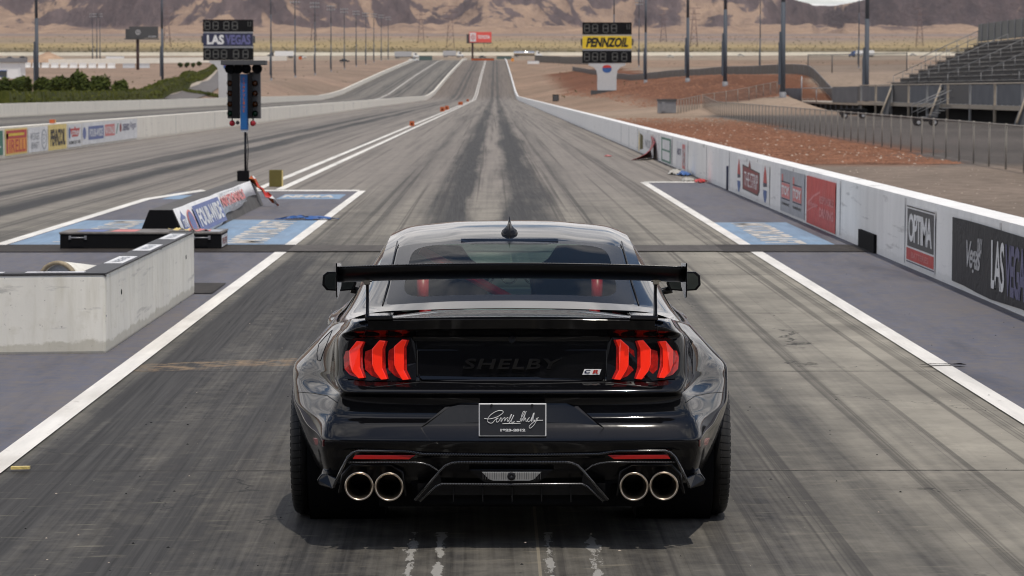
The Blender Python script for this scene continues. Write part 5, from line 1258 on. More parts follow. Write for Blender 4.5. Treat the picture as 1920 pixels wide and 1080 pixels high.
COL = [(0, 0), (.28, .005), (.52, .016), (.66, .030), (.735, .045), (.768, .062), (.785, .095)]   # rear face x, plan set-back
SIDE = [(-.86, 1), (-.74, 1), (-.62, 1), (-.5, 1), (-.385, 1), (-.2, 1.0), (0, 1.0), (.2, 1.0), (.37, .93), (.5, .55), (.66, .18), (.9, .03), (1.3, 0), (1.7, .03), (2.05, .25), (2.3, .75), (2.5, 1.0), (2.72, 1.0), (2.94, .95), (3.12, .7), (3.3, .35)]  # y, flare weight
GHI = [(-.86, .07), (-.74, .17), (-.62, .38), (-.5, .68), (-.385, .9), (-.2, 1)]
GLO = [(-.86, .22), (-.74, .48), (-.62, .70), (-.5, .86), (-.385, .96), (-.2, 1)]
NOSE = [(3.46, .76), (3.56, .6), (3.62, .3), (3.64, 0)]
def wl_lv(i):    # rear face half width factor per level
    return interp([(0, .98), (1, 1.03), (3, 1.08), (4, 1.09), (7, 1.09), (8, 1.07), (10, 1.02), (11, 1.0), (12, .98), (13, .985), (14, 1.0), (15, 1.01), (17, 1.005), (18, .985), (19, .965), (20, .945), (21, .92), (22, .905), (23, .885)], i)
rows = []
for i, (yr, zr, zs) in enumerate(LV):
    row = []; k = wl_lv(i)
    for j, (x, sb) in enumerate(COL):
        w = [1, 1, 1, 1, 1, .92, .8][j]; yb = -1.03
        dy = (yr - yb); dy = dy * w if dy < 0 else dy
        crown = .018 * (1 - (x / .8) ** 2) if i >= 19 else 0
        row.append((x * k, yb + dy + sb, zr + crown - (.010 if (j >= 5 and i > 19) else 0)))
    for y, f in SIDE:
        back = sstep(-.25, -.95, y); z = zs + (back if i > 2 else sstep(-.2, -.38, y)) * (zr - zs)
        if y < -.19:
            c = .785 * k; g = lerp(interp(GLO, y), interp(GHI, y), sstep(.60, .76, z)); x = c + (interp(SXW, zs) - c) * g
        else: x = lerp(interp(SXD, zs), interp(SXW, zs), f)
        if y > 2.0 and i > 14: z -= (.06 + .10 * sstep(2.2, 3.4, y)) * (i - 14) / 9
        row.append((x, y, z))
    for y, x in NOSE:
        zt = zs - (.20 * (i - 8) / 15 if i > 8 else 0); yy = y - (.25 * ((i - 10) / 13) ** 2 if i > 10 else 0) - (.12 if i < 2 else 0)
        row.append((x, yy, zt))
    rows.append(row)
top = rows[-1]; nC = len(top)
def deckz(y): return interp([(-1, 1.025), (-.6, 1.045), (-.45, 1.05), (-.3, .96), (0, .94), (2.1, .94), (2.3, .985), (2.6, .98), (3.3, .88), (3.64, .76)], y)
for t in (.09, .28, .55, .8, 1.0):
    row = []
    for (x, y, z) in top:
        yc = max(-.50, min(3.1, y)); tt = t
        zz = deckz(lerp(y, yc, tt)) ; zz = lerp(z, zz - .012 * (x * (1 - tt)) ** 2, min(1, tt * 2.2))
        row.append((x * (1 - tt), lerp(y, yc, tt), zz))
    rows.append(row)
# bottom closing row
rows.insert(0, [(0, max(-.5, min(3.2, y)), z) for x, y, z in rows[0]])
mb = MB(); nR = len(rows); vs = [p for r in rows for p in r]; fs = []
for i in range(nR - 1):
    for j in range(nC - 1): fs.append((i * nC + j, i * nC + j + 1, (i + 1) * nC + j + 1, (i + 1) * nC + j))
n0 = len(vs); vs += [(-x, y, z) for x, y, z in vs]; fs += [tuple(n0 + k for k in f[::-1]) for f in fs]
def clean(me, vs, fs):
    bm = bmesh.new(); bv = [bm.verts.new(v) for v in vs]
    for f in fs:
        try: bm.faces.new([bv[k] for k in f])
        except ValueError: pass
    bmesh.ops.remove_doubles(bm, verts=bm.verts, dist=1e-4)
    bmesh.ops.dissolve_degenerate(bm, dist=1e-4, edges=bm.edges)
    bmesh.ops.recalc_face_normals(bm, faces=bm.faces); bm.to_mesh(me); bm.free()
def subdivided(vs, fs, lv):
    me = bpy.data.meshes.new('tmp'); clean(me, vs, fs); o = bpy.data.objects.new('tmp', me); link(o)
    md = o.modifiers.new('s', 'SUBSURF'); md.levels = md.render_levels = lv
    bpy.context.view_layer.update(); dg = bpy.context.evaluated_depsgraph_get()
    out = bpy.data.meshes.new_from_object(o.evaluated_get(dg)); bpy.data.objects.remove(o); bpy.data.meshes.remove(me); return out
me = subdivided(vs, fs, 3); me.name = 'body'
# wheel arches
ARC = ((0.0, .345, .378), (2.72, .34, .37))
bm = bmesh.new(); bm.from_mesh(me)
for (ay, az, ar) in ARC:
    for v in bm.verts:
        if abs(v.co.x) < .62: continue
        d = math.hypot(v.co.y - ay, v.co.z - az)
        if 1e-6 < d and abs(d - ar) < .024:
            v.co.y = ay + (v.co.y - ay) * ar / d; v.co.z = az + (v.co.z - az) * ar / d
    kill = [f for f in bm.faces if abs(f.calc_center_median().x) > .62 and all(math.hypot(v.co.y - ay, v.co.z - az) < ar + .002 for v in f.verts)]
    bmesh.ops.delete(bm, geom=kill, context='FACES')
be = [e for e in bm.edges if e.is_boundary and abs(e.verts[0].co.x) > .63 and abs(e.verts[1].co.x) > .63]
r = bmesh.ops.extrude_edge_only(bm, edges=be)
for v in r['geom']:
    if isinstance(v, bmesh.types.BMVert): v.co.x *= .93
bmesh.ops.recalc_face_normals(bm, faces=bm.faces)
for f in bm.faces: f.smooth = True
bm.to_mesh(me); bm.free()
body = bpy.data.objects.new('body', me); link(body); body.parent = car; me.materials.append(M['paint'])
me.materials.append(M['skirt'])
for p in me.polygons:
    if p.center.z < .42 and p.center.y < -.55 and abs(p.center.x) < .80: p.material_index = 1
bvh = BVHTree.FromPolygons([v.co.copy() for v in me.vertices], [tuple(p.vertices) for p in me.polygons])
def RY(x, z, off=0.0):
    h = bvh.ray_cast(Vector((x, -3, z)), Vector((0, 1, 0)))[0]
    return (h.y if h is not None and h.y < -.3 else -1.0) - off

CAMV = Vector((0, 0, CAMH)) - Vector((CX, CY, 0))
def PJ(px, py, off=0.0):
    """where the sight line through a photo point meets the bodywork"""
    d = ray(px, py).normalized(); h = bvh.ray_cast(CAMV, d)[0]
    if h is None: h = CAMV + d * ((CY - 1.0) / d.y)
    return h - d * off
def patch(pts, th, name, mat, parent=None):
    P = [PJ(a, b, th) for a, b in pts]; Q = [p + Vector((0, .006 + th, 0)) for p in P]; n = len(P)
    mb = MB(); mb.add(P + Q, [tuple(range(n))] + [(i, (i + 1) % n, n + (i + 1) % n, n + i) for i in range(n)]); return mb.build(name, mat, parent or car, bevel=.0012)
def body_seam(pts, name='panel_seam', w=.0022, n=4, closed=False):
    P = []; pts = pts + [pts[0]] if closed else pts
    for (a, b), (c, d) in zip(pts, pts[1:]): P += [PJ(lerp(a, c, t / n), lerp(b, d, t / n), .0005) for t in range(n)]
    P.append(PJ(*pts[-1], .0005)); mb = MB(); mb.tube(P, w, 6); return mb.build(name, M['black'], car)
for s in (-1, 1):
    body_seam([(959 + s * a, b) for a, b in ((326, 755), (345, 742), (372, 737), (399, 735))])
    body_seam([(959 + s * a, b) for a, b in ((272, 606), (274, 622), (280, 634))])
body_seam([(623, 619), (617, 634), (608, 656), (601, 676), (595, 675), (594, 662), (598, 645), (610, 631)], closed=True)

# ---- cabin
CAB = [  # y, then (x, z) belt, mid, rail, railin, inner, ridge, roof mid, centre
 (-.60, [(.775, .985), (.74, .998), (.675, 1.022), (.60, 1.034), (.52, 1.038), (.33, 1.043), (.27, 1.046), (0, 1.050)]),
 (-.44, [(.80, .975), (.755, 1.0), (.672, 1.032), (.585, 1.048), (.52, 1.055), (.33, 1.065), (.27, 1.068), (0, 1.072)]),
 (-.36, [(.805, .97), (.755, 1.008), (.668, 1.045), (.58, 1.068), (.51, 1.077), (.33, 1.088), (.27, 1.091), (0, 1.095)]),
 (-.1, [(.81, .968), (.755, 1.03), (.66, 1.098), (.573, 1.128), (.505, 1.14), (.33, 1.152), (.27, 1.155), (0, 1.16)]),
 (.2, [(.81, .965), (.75, 1.065), (.65, 1.162), (.566, 1.196), (.495, 1.208), (.33, 1.222), (.27, 1.225), (0, 1.23)]),
 (.5, [(.805, .965), (.74, 1.10), (.635, 1.225), (.558, 1.257), (.488, 1.269), (.33, 1.282), (.27, 1.285), (0, 1.289)]),
 (.56, [(.805, .965), (.738, 1.105), (.632, 1.237), (.556, 1.268), (.486, 1.28), (.33, 1.293), (.27, 1.297), (0, 1.30)]),
 (.64, [(.805, .965), (.736, 1.112), (.629, 1.252), (.554, 1.284), (.484, 1.296), (.33, 1.308), (.27, 1.315), (0, 1.318)]),
 (.95, [(.80, .965), (.728, 1.128), (.62, 1.29), (.55, 1.322), (.48, 1.333), (.33, 1.345), (.27, 1.355), (0, 1.358)]),
 (1.3, [(.80, .962), (.725, 1.135), (.615, 1.302), (.547, 1.334), (.477, 1.346), (.33, 1.357), (.27, 1.367), (0, 1.37)]),
 (1.6, [(.80, .96), (.725, 1.128), (.618, 1.285), (.55, 1.315), (.48, 1.328), (.33, 1.34), (.27, 1.345), (0, 1.35)]),
 (1.68, [(.80, .96), (.727, 1.118), (.622, 1.268), (.555, 1.297), (.485, 1.31), (.33, 1.322), (.27, 1.325), (0, 1.33)]),
 (2.2, [(.79, .955), (.745, 1.02), (.675, 1.085), (.61, 1.10), (.54, 1.11), (.33, 1.12), (.27, 1.122), (0, 1.126)]),
 (2.48, [(.78, .945), (.755, .965), (.715, .985), (.67, .99), (.60, .993), (.33, .997), (.27, .998), (0, 1.0)])]
vs = []; nS = 8
for y, pr in CAB: vs += [(x, y, z) for x, z in pr]
parts = {'paint': [], 'glass': [], 'frit': [], 'side': [], 'screen': []}
for i in range(len(CAB) - 1):
    y = (CAB[i][0] + CAB[i + 1][0]) / 2
    for j in range(nS - 1):
        f = (i * nS + j, i * nS + j + 1, (i + 1) * nS + j + 1, (i + 1) * nS + j); kind = 'paint'
        if -.44 < y < .56 and j >= 3: kind = 'frit' if (j == 3 or y < -.36 or y > .5) else 'glass'
        if 1.6 < y < 2.48 and j >= 3: kind = 'screen' if (j > 3 and y > 1.68) else 'frit'
        if .2 < y < 2.2 and j == 1 : kind = 'side'
        if .56 < y < 2.2 and j == 0 : kind = 'side'
        parts[kind].append(f)
n0 = len(vs); vs += [(-x, y, z) for x, y, z in vs]
for k in parts: parts[k] += [tuple(n0 + a for a in f[::-1]) for f in parts[k]]
def cabpart(kind, name, mat, dz=0.0, half=None):
    fs = parts[kind]
    if half: fs = [f for f in fs if sum(vs[k][0] for k in f) * half > 0]
    used_ = sorted({k for f in fs for k in f}); mp = {k: i for i, k in enumerate(used_)}
    m_ = subdivided([vs[k] for k in used_], [tuple(mp[k] for k in f) for f in fs], 3); m_.name = name
    for p in m_.polygons: p.use_smooth = True
    o = bpy.data.objects.new(name, m_); link(o); o.parent = car; m_.materials.append(mat); return o
cabpart('paint', 'roof', M['paint']); cabpart('glass', 'rear_window', M['glass']); fr_ = parts['frit']; parts['frit'] = [f for f in fr_ if vs[f[0]][1] < 1]; cabpart('frit', 'window_surround', M['skirt']); parts['frit'] = [f for f in fr_ if vs[f[0]][1] > 1]; cabpart('frit', 'window_surround', M['skirt'])
cabpart('side', 'side_window', M['glass2'], half=1); cabpart('side', 'side_window', M['glass2'], half=-1); cabpart('screen', 'windscreen', M['glass'])
# dark inner lid so the cabin reads as an interior
mb = MB(); mb.box2((-.74, -.3, .93), (.74, 2.2, .965)); mb.build('cabin_floor', M['seat'], car)
mb = MB(); mb.prism([(-.56, -.38, 1.03), (.56, -.38, 1.03), (.56, .22, 1.025), (-.56, .22, 1.025)], (0, 0, .01)); mb.build('parcel_shelf', M['shelf'], car)
for sx in (-.37, .37):
    mb = MB(); mb.prism([(sx - .25, .98, .95), (sx - .27, .98, 1.12), (sx - .17, .99, 1.17), (sx - .12, 1.0, 1.245), (sx + .12, 1.0, 1.245), (sx + .17, .99, 1.17), (sx + .27, .98, 1.12), (sx + .25, .98, .95)], (0, .11, 0)); mb.build('seat', M['seat'], car, bevel=.02)
mb = MB(); mb.tube([(-.58, .75, .95), (-.56, .78, 1.18), (-.46, .8, 1.29), (.46, .8, 1.29), (.56, .78, 1.18), (.58, .75, .95)], .02, 10)
mb.tube([(-.45, .58, 1.25), (.06, .62, .97)], .024, 10); mb.tube([(-.43, .3, 1.15), (-.43, .25, 1.0)], .03, 10); mb.tube([(.43, .3, 1.15), (.43, .25, 1.0)], .028, 10); mb.build('roll_cage', M['cage'], car)
mb = MB(); mb.prism([(-.7, 1.9, .96), (.7, 1.9, .96), (.66, 1.95, 1.05), (-.66, 1.95, 1.05)], (0, .35, 0)); mb.build('dashboard', M['seat'], car, bevel=.02)
for x in (-.12, 0, .12): mb = MB(); mb.lathe([(0, .035), (-.01, .042), (0, .045)], 20, (x, 1.0, 1.09), 'y'); mb.build('vent_ring', M['chrome'], car)
mb = MB(); mb.tube([(-.37 + .17 * math.cos(t * .314), 1.7, 1.03 + .17 * math.sin(t * .314)) for t in range(20)], .014, 8, closed=True); mb.build('steering_wheel', M['matte_black'], car)
# ---- wheels
def wheel(x, y, w, rad, side):
    root = bpy.data.objects.new('wheel', None); link(root); root.parent = car; root.location = (x, y, rad)
    h = w / 2; pr = [(-h * .86, rad * .72), (-h * .98, rad * .80), (-h, rad * .88), (-h * .97, rad * .95), (-h * .90, rad * .982), (-h * .8, rad * .993)]
    g = []
    for c in (-.52, -.18, .18, .52):
        g += [(h * (c - .035), rad), (h * (c - .028), rad - .011), (h * (c + .028), rad - .011), (h * (c + .035), rad)]
    prof = pr + g + [(-a, b) for a, b in pr[::-1]]
    mb = MB(); mb.lathe(prof, 72, axis='x')
    for k in range(64):     # shoulder blocks
        t = 2 * math.pi * k / 64
        for s in (-1, 1):
            c = Vector((s * h * .90, math.cos(t) * (rad * .972), math.sin(t) * (rad * .972))); e = Vector((0, -math.sin(t), math.cos(t)))
            o = Vector((0, math.cos(t), math.sin(t)))
            mb.add([c + e * .011 + Vector((-.03 * s, 0, 0)) + o * .009, c - e * .011 + Vector((-.03 * s, 0, 0)) + o * .009, c - e * .011 + Vector((.017 * s, 0, 0)) - o * .018, c + e * .011 + Vector((.017 * s, 0, 0)) - o * .018], [(0, 1, 2, 3)])
    mb.build('tyre', M['rubber'], root, recalc=False)
    mb = MB(); o = h * .9 * side
    mb.lathe([(-h * .86, rad * .72), (-h * .6, rad * .66), (h * .6, rad * .66), (h * .86, rad * .72)], 40)
    for k in range(10):
        t = 2 * math.pi * k / 10; d = Vector((0, math.cos(t), math.sin(t))); e = Vector((0, -math.sin(t), math.cos(t)))
        a = d * .05 + Vector((o * .75, 0, 0)); b_ = d * rad * .69 + Vector((o * .9, 0, 0)); X_ = Vector((.02, 0, 0))
        mb.add([a + e * .02 - X_, a - e * .02 - X_, b_ - e * .013 - X_, b_ + e * .013 - X_, a + e * .02 + X_, a - e * .02 + X_, b_ - e * .013 + X_, b_ + e * .013 + X_], [(0, 1, 2, 3), (7, 6, 5, 4), (0, 3, 7, 4), (1, 5, 6, 2)])
    mb.cyl((o * .65, 0, 0), (o * .85, 0, 0), .07); mb.build('rim', M['black'], root)
    mb = MB(); mb.cyl((0, 0, 0), (o * .3, 0, 0), rad * .52, n=28); mb.build('brake_disc', M['steel'], root)
for s in (-1, 1):
    wheel(s * .872, 0, .345, .347, s); wheel(s * .865, 2.72, .30, .34, s)
    for (ay, az, ar) in ARC:
        mb = MB(); mb.lathe([(0, ar + .004), (s * .36, ar + .004)], 48, (s * .60, ay, az)); mb.lathe([(0, .0), (0, ar + .004)], 48, (s * .60, ay, az)); mb.build('wheel_liner', M['matte_black'], car, recalc=False)
mb = MB(); mb.box2((-.6, -.9, .17), (.6, 3.2, .4)); mb.build('underbody', M['matte_black'], car)
mb = MB(); mb.cyl((-.75, 0, .33), (.75, 0, .33), .05, n=10); mb.cyl((-.2, 0, .33), (.2, 0, .33), .11, n=12); mb.build('rear_axle', M['dark_grey'], car)

# ---- details on the tail: helper drawing plates that follow the body
def follow(poly, off, thick, name, mat, parent=car, bev=0.0, cut=None):
    """poly of local (x, z): a plate following the rear surface, standing off by off"""
    mb = MB(); fr = [(x, RY(x, z, off + thick), z) for x, z in poly]; bk = [(x, RY(x, z, off - .004), z) for x, z in poly]
    n = len(poly); cx = sum(p[0] for p in poly) / n; cz = sum(p[1] for p in poly) / n
    mb.add(fr + bk, [tuple(range(n))] + [(i, (i + 1) % n, n + (i + 1) % n, n + i) for i in range(n)])
    return mb.build(name, mat, parent, bevel=bev)
def tailpx(pts, ox=620, oy=590, s=5.647, yl=-1.05): return [q(ox + a / s, oy + b / s, yl) for a, b in pts]
# black lens housings
hous = tailpx([(112, 440), (135, 350), (185, 285), (260, 262), (845, 250), (892, 320), (905, 520), (905, 700), (420, 708), (170, 690), (118, 610)])
bars = [tailpx(p) for p in ([(268, 292), (345, 296), (305, 372), (305, 560), (352, 676), (292, 680), (222, 610), (195, 540), (190, 390)],
        [(512, 280), (578, 286), (545, 370), (545, 570), (598, 684), (532, 690), (462, 606), (437, 540), (433, 372)],
        [(752, 270), (808, 274), (775, 352), (775, 590), (828, 686), (760, 692), (698, 600), (672, 540), (668, 345)])]
sides = [tailpx(p) for p in ([(345, 296), (362, 300), (332, 376), (338, 565), (372, 672), (352, 676), (305, 560), (305, 372)],
        [(578, 286), (600, 290), (574, 372), (580, 570), (612, 680), (598, 684), (545, 570), (545, 370)],
        [(808, 274), (830, 277), (800, 355), (806, 590), (852, 684), (828, 686), (775, 590), (775, 352)])]
dims = [tailpx(p) for p in ([(190, 395), (195, 540), (222, 610), (290, 678), (200, 650), (140, 590), (128, 470), (150, 400)],
        [(433, 376), (437, 540), (462, 606), (528, 686), (430, 655), (362, 590), (352, 480), (362, 400)],
        [(668, 352), (672, 540), (698, 600), (756, 688), (680, 655), (612, 590), (602, 480), (612, 390)])]
for s in (-1, 1):
    fl = lambda P: [(x, z) for x, z in P] if s < 0 else [(-x, z) for x, z in P][::-1]
    tl = bpy.data.objects.new('tail_light', None); link(tl); tl.parent = car
    follow(fl(hous), .0, .006, 'housing', M['skirt'], tl)
    for P in bars: follow(fl(P), .004, .022, 'light_bar', M['lamp_red'], tl, bev=.003)
    for P in sides: follow(fl(P), .004, .010, 'bar_edge', M['lamp_dim'], tl)
    for P in dims:
        follow(fl(P), .003, .007, 'ribbed_lens', M['lamp_dim'], tl)
# tail panel frame (gloss lip around the lens line), boot panel and seams
px = lambda pts, yl=-1.05: [q(a, b, yl) for a, b in pts]
bp = px([(781, 657), (1138, 657), (1138, 706), (1128, 713), (792, 713), (781, 706)])
follow(bp, .0, .007, 'boot_panel', M['paint'], bev=.003)
mb = MB()
def seam(pts, w=.0022, yl=-1.05, r=None):
    P = [q(a, b, yl) for a, b in pts]; mb.tube([(x, RY(x, z, .0015), z) for x, z in P], w, 6)
seam([(779, 640), (781, 655), (783, 690), (788, 716)]); seam([(1141, 640), (1140, 655), (1138, 690), (1133, 716)]); seam([(640, 722), (700, 726), (788, 717), (960, 720), (1133, 717), (1220, 726), (1280, 722)])
mb.build('boot_seam', M['black'], car)
lx0, lz0 = q(868, 693, -1.06); lx1, lz1 = q(1053, 673, -1.06)
vs_, fs_ = text_mesh('SHELBY', .02, .18, 1.12, .012, .006)
x0 = min(p[0] for p in vs_); x1 = max(p[0] for p in vs_); y0 = min(p[1] for p in vs_); y1 = max(p[1] for p in vs_)
mb = MB(); mb.add([(lx0 + (p[0] - x0) / (x1 - x0) * (lx1 - lx0), RY(lerp(lx0, lx1, (p[0] - x0) / (x1 - x0)), .82, .0075) - .006 - p[2] * .35, lz0 + (p[1] - y0) / (y1 - y0) * (lz1 - lz0)) for p in vs_], fs_)
mb.build('lettering', M['paint'], car, recalc=False)
bx = px([(1096, 693), (1128, 693), (1124, 703), (1092, 703)]); bd = follow(bx, .008, .004, 'badge', M['banner_white'])
for ch, a, c in (('C', 1096, 'navy'), ('R', 1111, 'red')):
    xx, zz = q(a, 701.5, -1.06); lettering(ch, (xx, RY(xx, zz, .0125), zz), (1, 0, 0), UP, .028, .017, M[c], bd, .001, bold=.05, shear=.2)
xx, zz = q(960, 637, -1.02); mb = MB(); mb.lathe([(0, .016), (-.006, .015), (-.006, .011), (-.002, .010), (-.004, 0)], 24, (xx, RY(xx, zz, 0.004), zz), 'y'); mb.build('boot_lock', M['chrome'] if False else M['black'], car)
# lip spoiler blocks and duckbill
for s in (-1, 1):
    P = [q(959 + s * a, b, -1.02) for a, b in ((274, 600), (222, 600), (214, 612), (278, 612))]
    mb = MB(); mb.prism([(P[0][0], -.93, 1.03), (P[1][0], -.93, 1.035), (P[1][0], -1.09, 1.035), (P[0][0], -1.06, 1.03)], (0, 0, .02)); mb.build('wing_foot', M['paint'], car, bevel=.004)
mb = MB(); n = 24; prof = [(-.97, 1.026), (-1.085, 1.038), (-1.098, 1.028), (-1.08, .985), (-1.05, .98)]
vs2 = []
for i in range(n + 1):
    x = -.64 + 1.28 * i / n; dy = .04 * (abs(x) / .64) ** 3; dz = .014 * (1 - (x / .7) ** 2) - .004
    vs2 += [(x, y + dy, z + dz) for y, z in prof]
mb.add(vs2, [(i * 5 + j, i * 5 + (j + 1) % 5, (i + 1) * 5 + (j + 1) % 5, (i + 1) * 5 + j) for i in range(n) for j in range(5)] + [(0, 1, 2, 3, 4), tuple(n * 5 + j for j in (4, 3, 2, 1, 0))])
mb.build('lip_spoiler', M['paint'], car, bevel=.002)
# ---- plate recess and number plate
hexo = px([(788, 799), (838, 760), (858, 756), (1062, 756), (1082, 760), (1132, 799), (1112, 823), (1100, 826), (820, 826), (808, 823)], -1.06)
mb = MB(); yt, yb = -1.062, -1.135
zt, zb = hexo[2][1], hexo[8][1]
def ry_(z): return lerp(yb, yt, (z - zb) / (zt - zb))
cxh = 0.0; inn = [(x * .955, lerp(z, .59, .09)) for x, z in hexo]
n = len(hexo)
mb.add([(x, min(RY(x, z, .003), -1.05) , z) for x, z in hexo] + [(x, ry_(z) - .005, z) for x, z in inn], [(i, (i + 1) % n, n + (i + 1) % n, n + i) for i in range(n)] + [tuple(range(n, 2 * n))])
mb.build('plate_recess', M['paint'], car)
def plate():
    x0, z1 = q(897.5, 756.5, -1.16); x1, z0 = q(1024.5, 818.5, -1.16); y = -1.155
    root = bpy.data.objects.new('number_plate', None); link(root); root.parent = car
    mb = MB(); mb.box2((x0, y, z0), (x1, y + .006, z1)); mb.build('frame', M['white'], root, bevel=.003)
    b = .0055; mb = MB(); mb.box2((x0 + b, y - .003, z0 + b), (x1 - b, y + .001, z1 - b)); f = mb.build('plate_face', M['plate_face'], root)
    w, h = x1 - x0, z1 - z0
    C = [[(.08, .55), (.16, .53), (.28, .60), (.36, .72), (.34, .78), (.26, .76), (.17, .64), (.13, .50), (.15, .42), (.20, .41), (.25, .52), (.29, .56)],
         [(.29, .56), (.26, .50), (.27, .43), (.30, .47), (.33, .57), (.33, .44), (.36, .54), (.39, .56), (.38, .46), (.41, .55), (.435, .56), (.42, .45), (.45, .5)],
         [(.45, .5), (.49, .66), (.47, .63), (.445, .46)], [(.445, .46), (.46, .43), (.52, .65), (.48, .46), (.50, .43), (.53, .45)],
         [(.56, .46), (.60, .45), (.64, .52), (.63, .6), (.66, .75), (.68, .74), (.64, .6), (.61, .5)], [(.63, .44), (.70, .75), (.69, .7), (.66, .46), (.69, .56), (.70, .45), (.73, .52), (.75, .58), (.72, .5), (.73, .44)],
         [(.73, .44), (.77, .5), (.81, .70), (.78, .5), (.78, .45), (.82, .72), (.80, .47), (.83, .5), (.82, .44)], [(.85, .56), (.85, .47), (.88, .58), (.82, .36), (.76, .25), (.75, .32), (.84, .47), (.95, .49)],
         [(.35, .385), (.62, .40)], [(.50, .375), (.52, .43), (.515, .41)]]
    for st in C:
        mb = MB(); P = []
        m_ = len(st)
        for k in range(m_ - 1):
            p0, p1, p2, p3 = st[max(0, k - 1)], st[k], st[k + 1], st[min(m_ - 1, k + 2)]
            for t in range(5):
                t /= 5; f_ = lambda a: .5 * (2 * p1[a] + (p2[a] - p0[a]) * t + (2 * p0[a] - 5 * p1[a] + 4 * p2[a] - p3[a]) * t * t + (3 * p1[a] - p0[a] - 3 * p2[a] + p3[a]) * t ** 3)
                P.append((x0 + w * f_(0), y - .0045, z0 + h * f_(1)))
        P.append((x0 + w * st[-1][0], y - .0045, z0 + h * st[-1][1]))
        mb.tube(P, .0016, 5); mb.build('signature_stroke', M['white'], f)
    lettering('1923-2012', (x0 + w * .32, y - .003, z0 + h * .15), (1, 0, 0), UP, w * .37, h * .085, M['white'], f, .001, bold=.06)
    for a in (.19, .79): mb = MB(); mb.lathe([(-.006, 0), (-.005, .005), (0, .006)], 14, (x0 + w * a, y - .003, z1 - .008), 'y'); mb.build('bolt', M['black'], root)
plate()
# ---- diffuser
YD = -1.11
def pl3(pts, y): return [(*(lambda p: (p[0], y, p[1]))(q(a, b, y)),) for a, b in pts]
def mir(P): return P + [(-x, y, z) for x, y, z in P[::-1][1:]]
dif = bpy.data.objects.new('diffuser', None); link(dif); dif.parent = car
def half(pts, y): return [(x, yy, z) for x, yy, z in pl3([(959 + a, b) for a, b in pts], y)]
mb = MB(); mb.tube(mir(half([(-334, 914), (-319, 881), (-307, 857), (-298, 849), (-288, 845.5), (-200, 846), (-190, 847), (-163, 851.5), (0, 853)], -1.125)), .0065, 8); mb.build('upper_trim', M['carbon'], dif)
mb = MB(); mb.tube(mir(half([(-181, 938), (-135, 884), (-124, 873), (-112, 868), (-100, 866.5), (0, 866.5)], -1.12)), .0065, 8); mb.tube(mir(half([(-172, 940), (-142, 912), (-131, 907.5), (0, 908.5)], -1.11)), .0055, 8); mb.build('centre_frame', M['carbon'], dif)
for s in (-1, 1):
    mb = MB(); P = half([(-307, 867), (-180, 867), (-165, 869), (-152, 873), (-135, 885)], -1.12); P = [(x * -s, y, z) for x, y, z in P]; mb.tube(P, .0045, 8); mb.build('inner_trim', M['carbon'], dif)
    P = half([(-181, 938), (-135, 884), (-131, 907.5), (-172, 940)], -1.105); P = [(x * -s, y, z) for x, y, z in P]; mb = MB(); mb.prism(P, (0, .03, 0)); mb.build('side_blade', M['skirt'], dif)
    P = half([(-293, 853), (-180, 853.5), (-192, 861.5), (-298, 861)], -1.125); P = [(x * -s, y, z) for x, y, z in P]; mb = MB(); mb.prism(P, (0, .02, 0)); mb.build('reflector', M['reflector'], car, bevel=.002)
    # winglet at the lower corner
    A = [(-s * x, y, z) for x, y, z in half([(-366, 903), (-362, 913), (-335, 918), (-329, 896), (-345, 893), (-358, 892)], -1.06)]
    A = [(x, y + .05 * (abs(x) > .8), z) for x, y, z in A]; mb = MB(); mb.prism(A, (0, .16, .012)); mb.build('corner_winglet', M['paint'], car, bevel=.006)
    patch([(959 + s * a, b) for a, b in ((372, 821), (353, 825), (353, 838), (368, 834))], .012, 'side_marker', M['marker'])
    for dx, py in ((-285.5, 911.5), (-229.5, 912.5)):
        x, z = q(959 + dx, py, -1.13); x *= -s
        mb = MB(); mb.lathe([(.30, .045), (.03, .056), (.0, .0635), (-.006, .0648), (-.009, .0615), (-.007, .0575), (.004, .054), (.03, .050), (.06, .047), (.30, .044)], 40, (x, -1.13, z), 'y'); t = mb.build('exhaust_tip', M['tip'], car)
        mb = MB(); mb.lathe([(.06, .0472), (.2, .046), (.2, 0)], 28, (x, -1.13, z), 'y'); mb.build('pipe_bore', M['bore'] if 'bore' in M else M['matte_black'], t)
    mb = MB(); x, z = q(959 - 257, 912, -1.0); x *= -s; mb.cyl((x, -.95, z + .06), (x, -.85, z), .05, n=14); mb.box2((x - .1, -.98, z + .01), (x + .1, -.94, z + .05)); mb.build('muffler', M['dark_grey'], car)
    # opening surround arch over the tips
    mb = MB(); mb.tube([(-s * a, y, z) for a, y, z in half([(-322, 925), (-316, 890), (-300, 872), (-225, 872), (-205, 885), (-198, 930)], -1.075)], .008, 8); mb.build('tip_surround', M['skirt'], dif)
A = half([(-56, 885), (56, 885), (42, 899), (34, 901.5), (-34, 901.5), (-42, 899)], -1.115); mb = MB(); mb.prism(A, (0, .02, 0)); rl = mb.build('reverse_lamp', M['lens_clear'], car, bevel=.002)
mb = MB(); x, z = q(959, 893, -1.12); mb.lathe([(-.002, .004), (-.006, .012), (0, .019)], 16, (x, -1.117, z), 'y'); mb.build('bulb_mount', M['black'], rl)
mb = MB()
for k in range(26): x = -.128 + k * .0102; mb.box2((x, -1.1185, z - .014), (x + .0022, -1.115, z + .017))
mb.build('lens_rib', M['dark_grey'], rl)
A = half([(-80, 880), (80, 880), (50, 906), (-50, 906)], -1.1); mb = MB(); mb.prism(A, (0, .03, 0)); mb.build('lamp_housing', M['skirt'], dif, bevel=.004)
A = half([(-200, 868), (200, 868), (175, 945), (-175, 945)], -1.03); mb = MB(); mb.prism(A, (0, .03, 0)); mb.build('back_panel', M['matte_black'], dif)
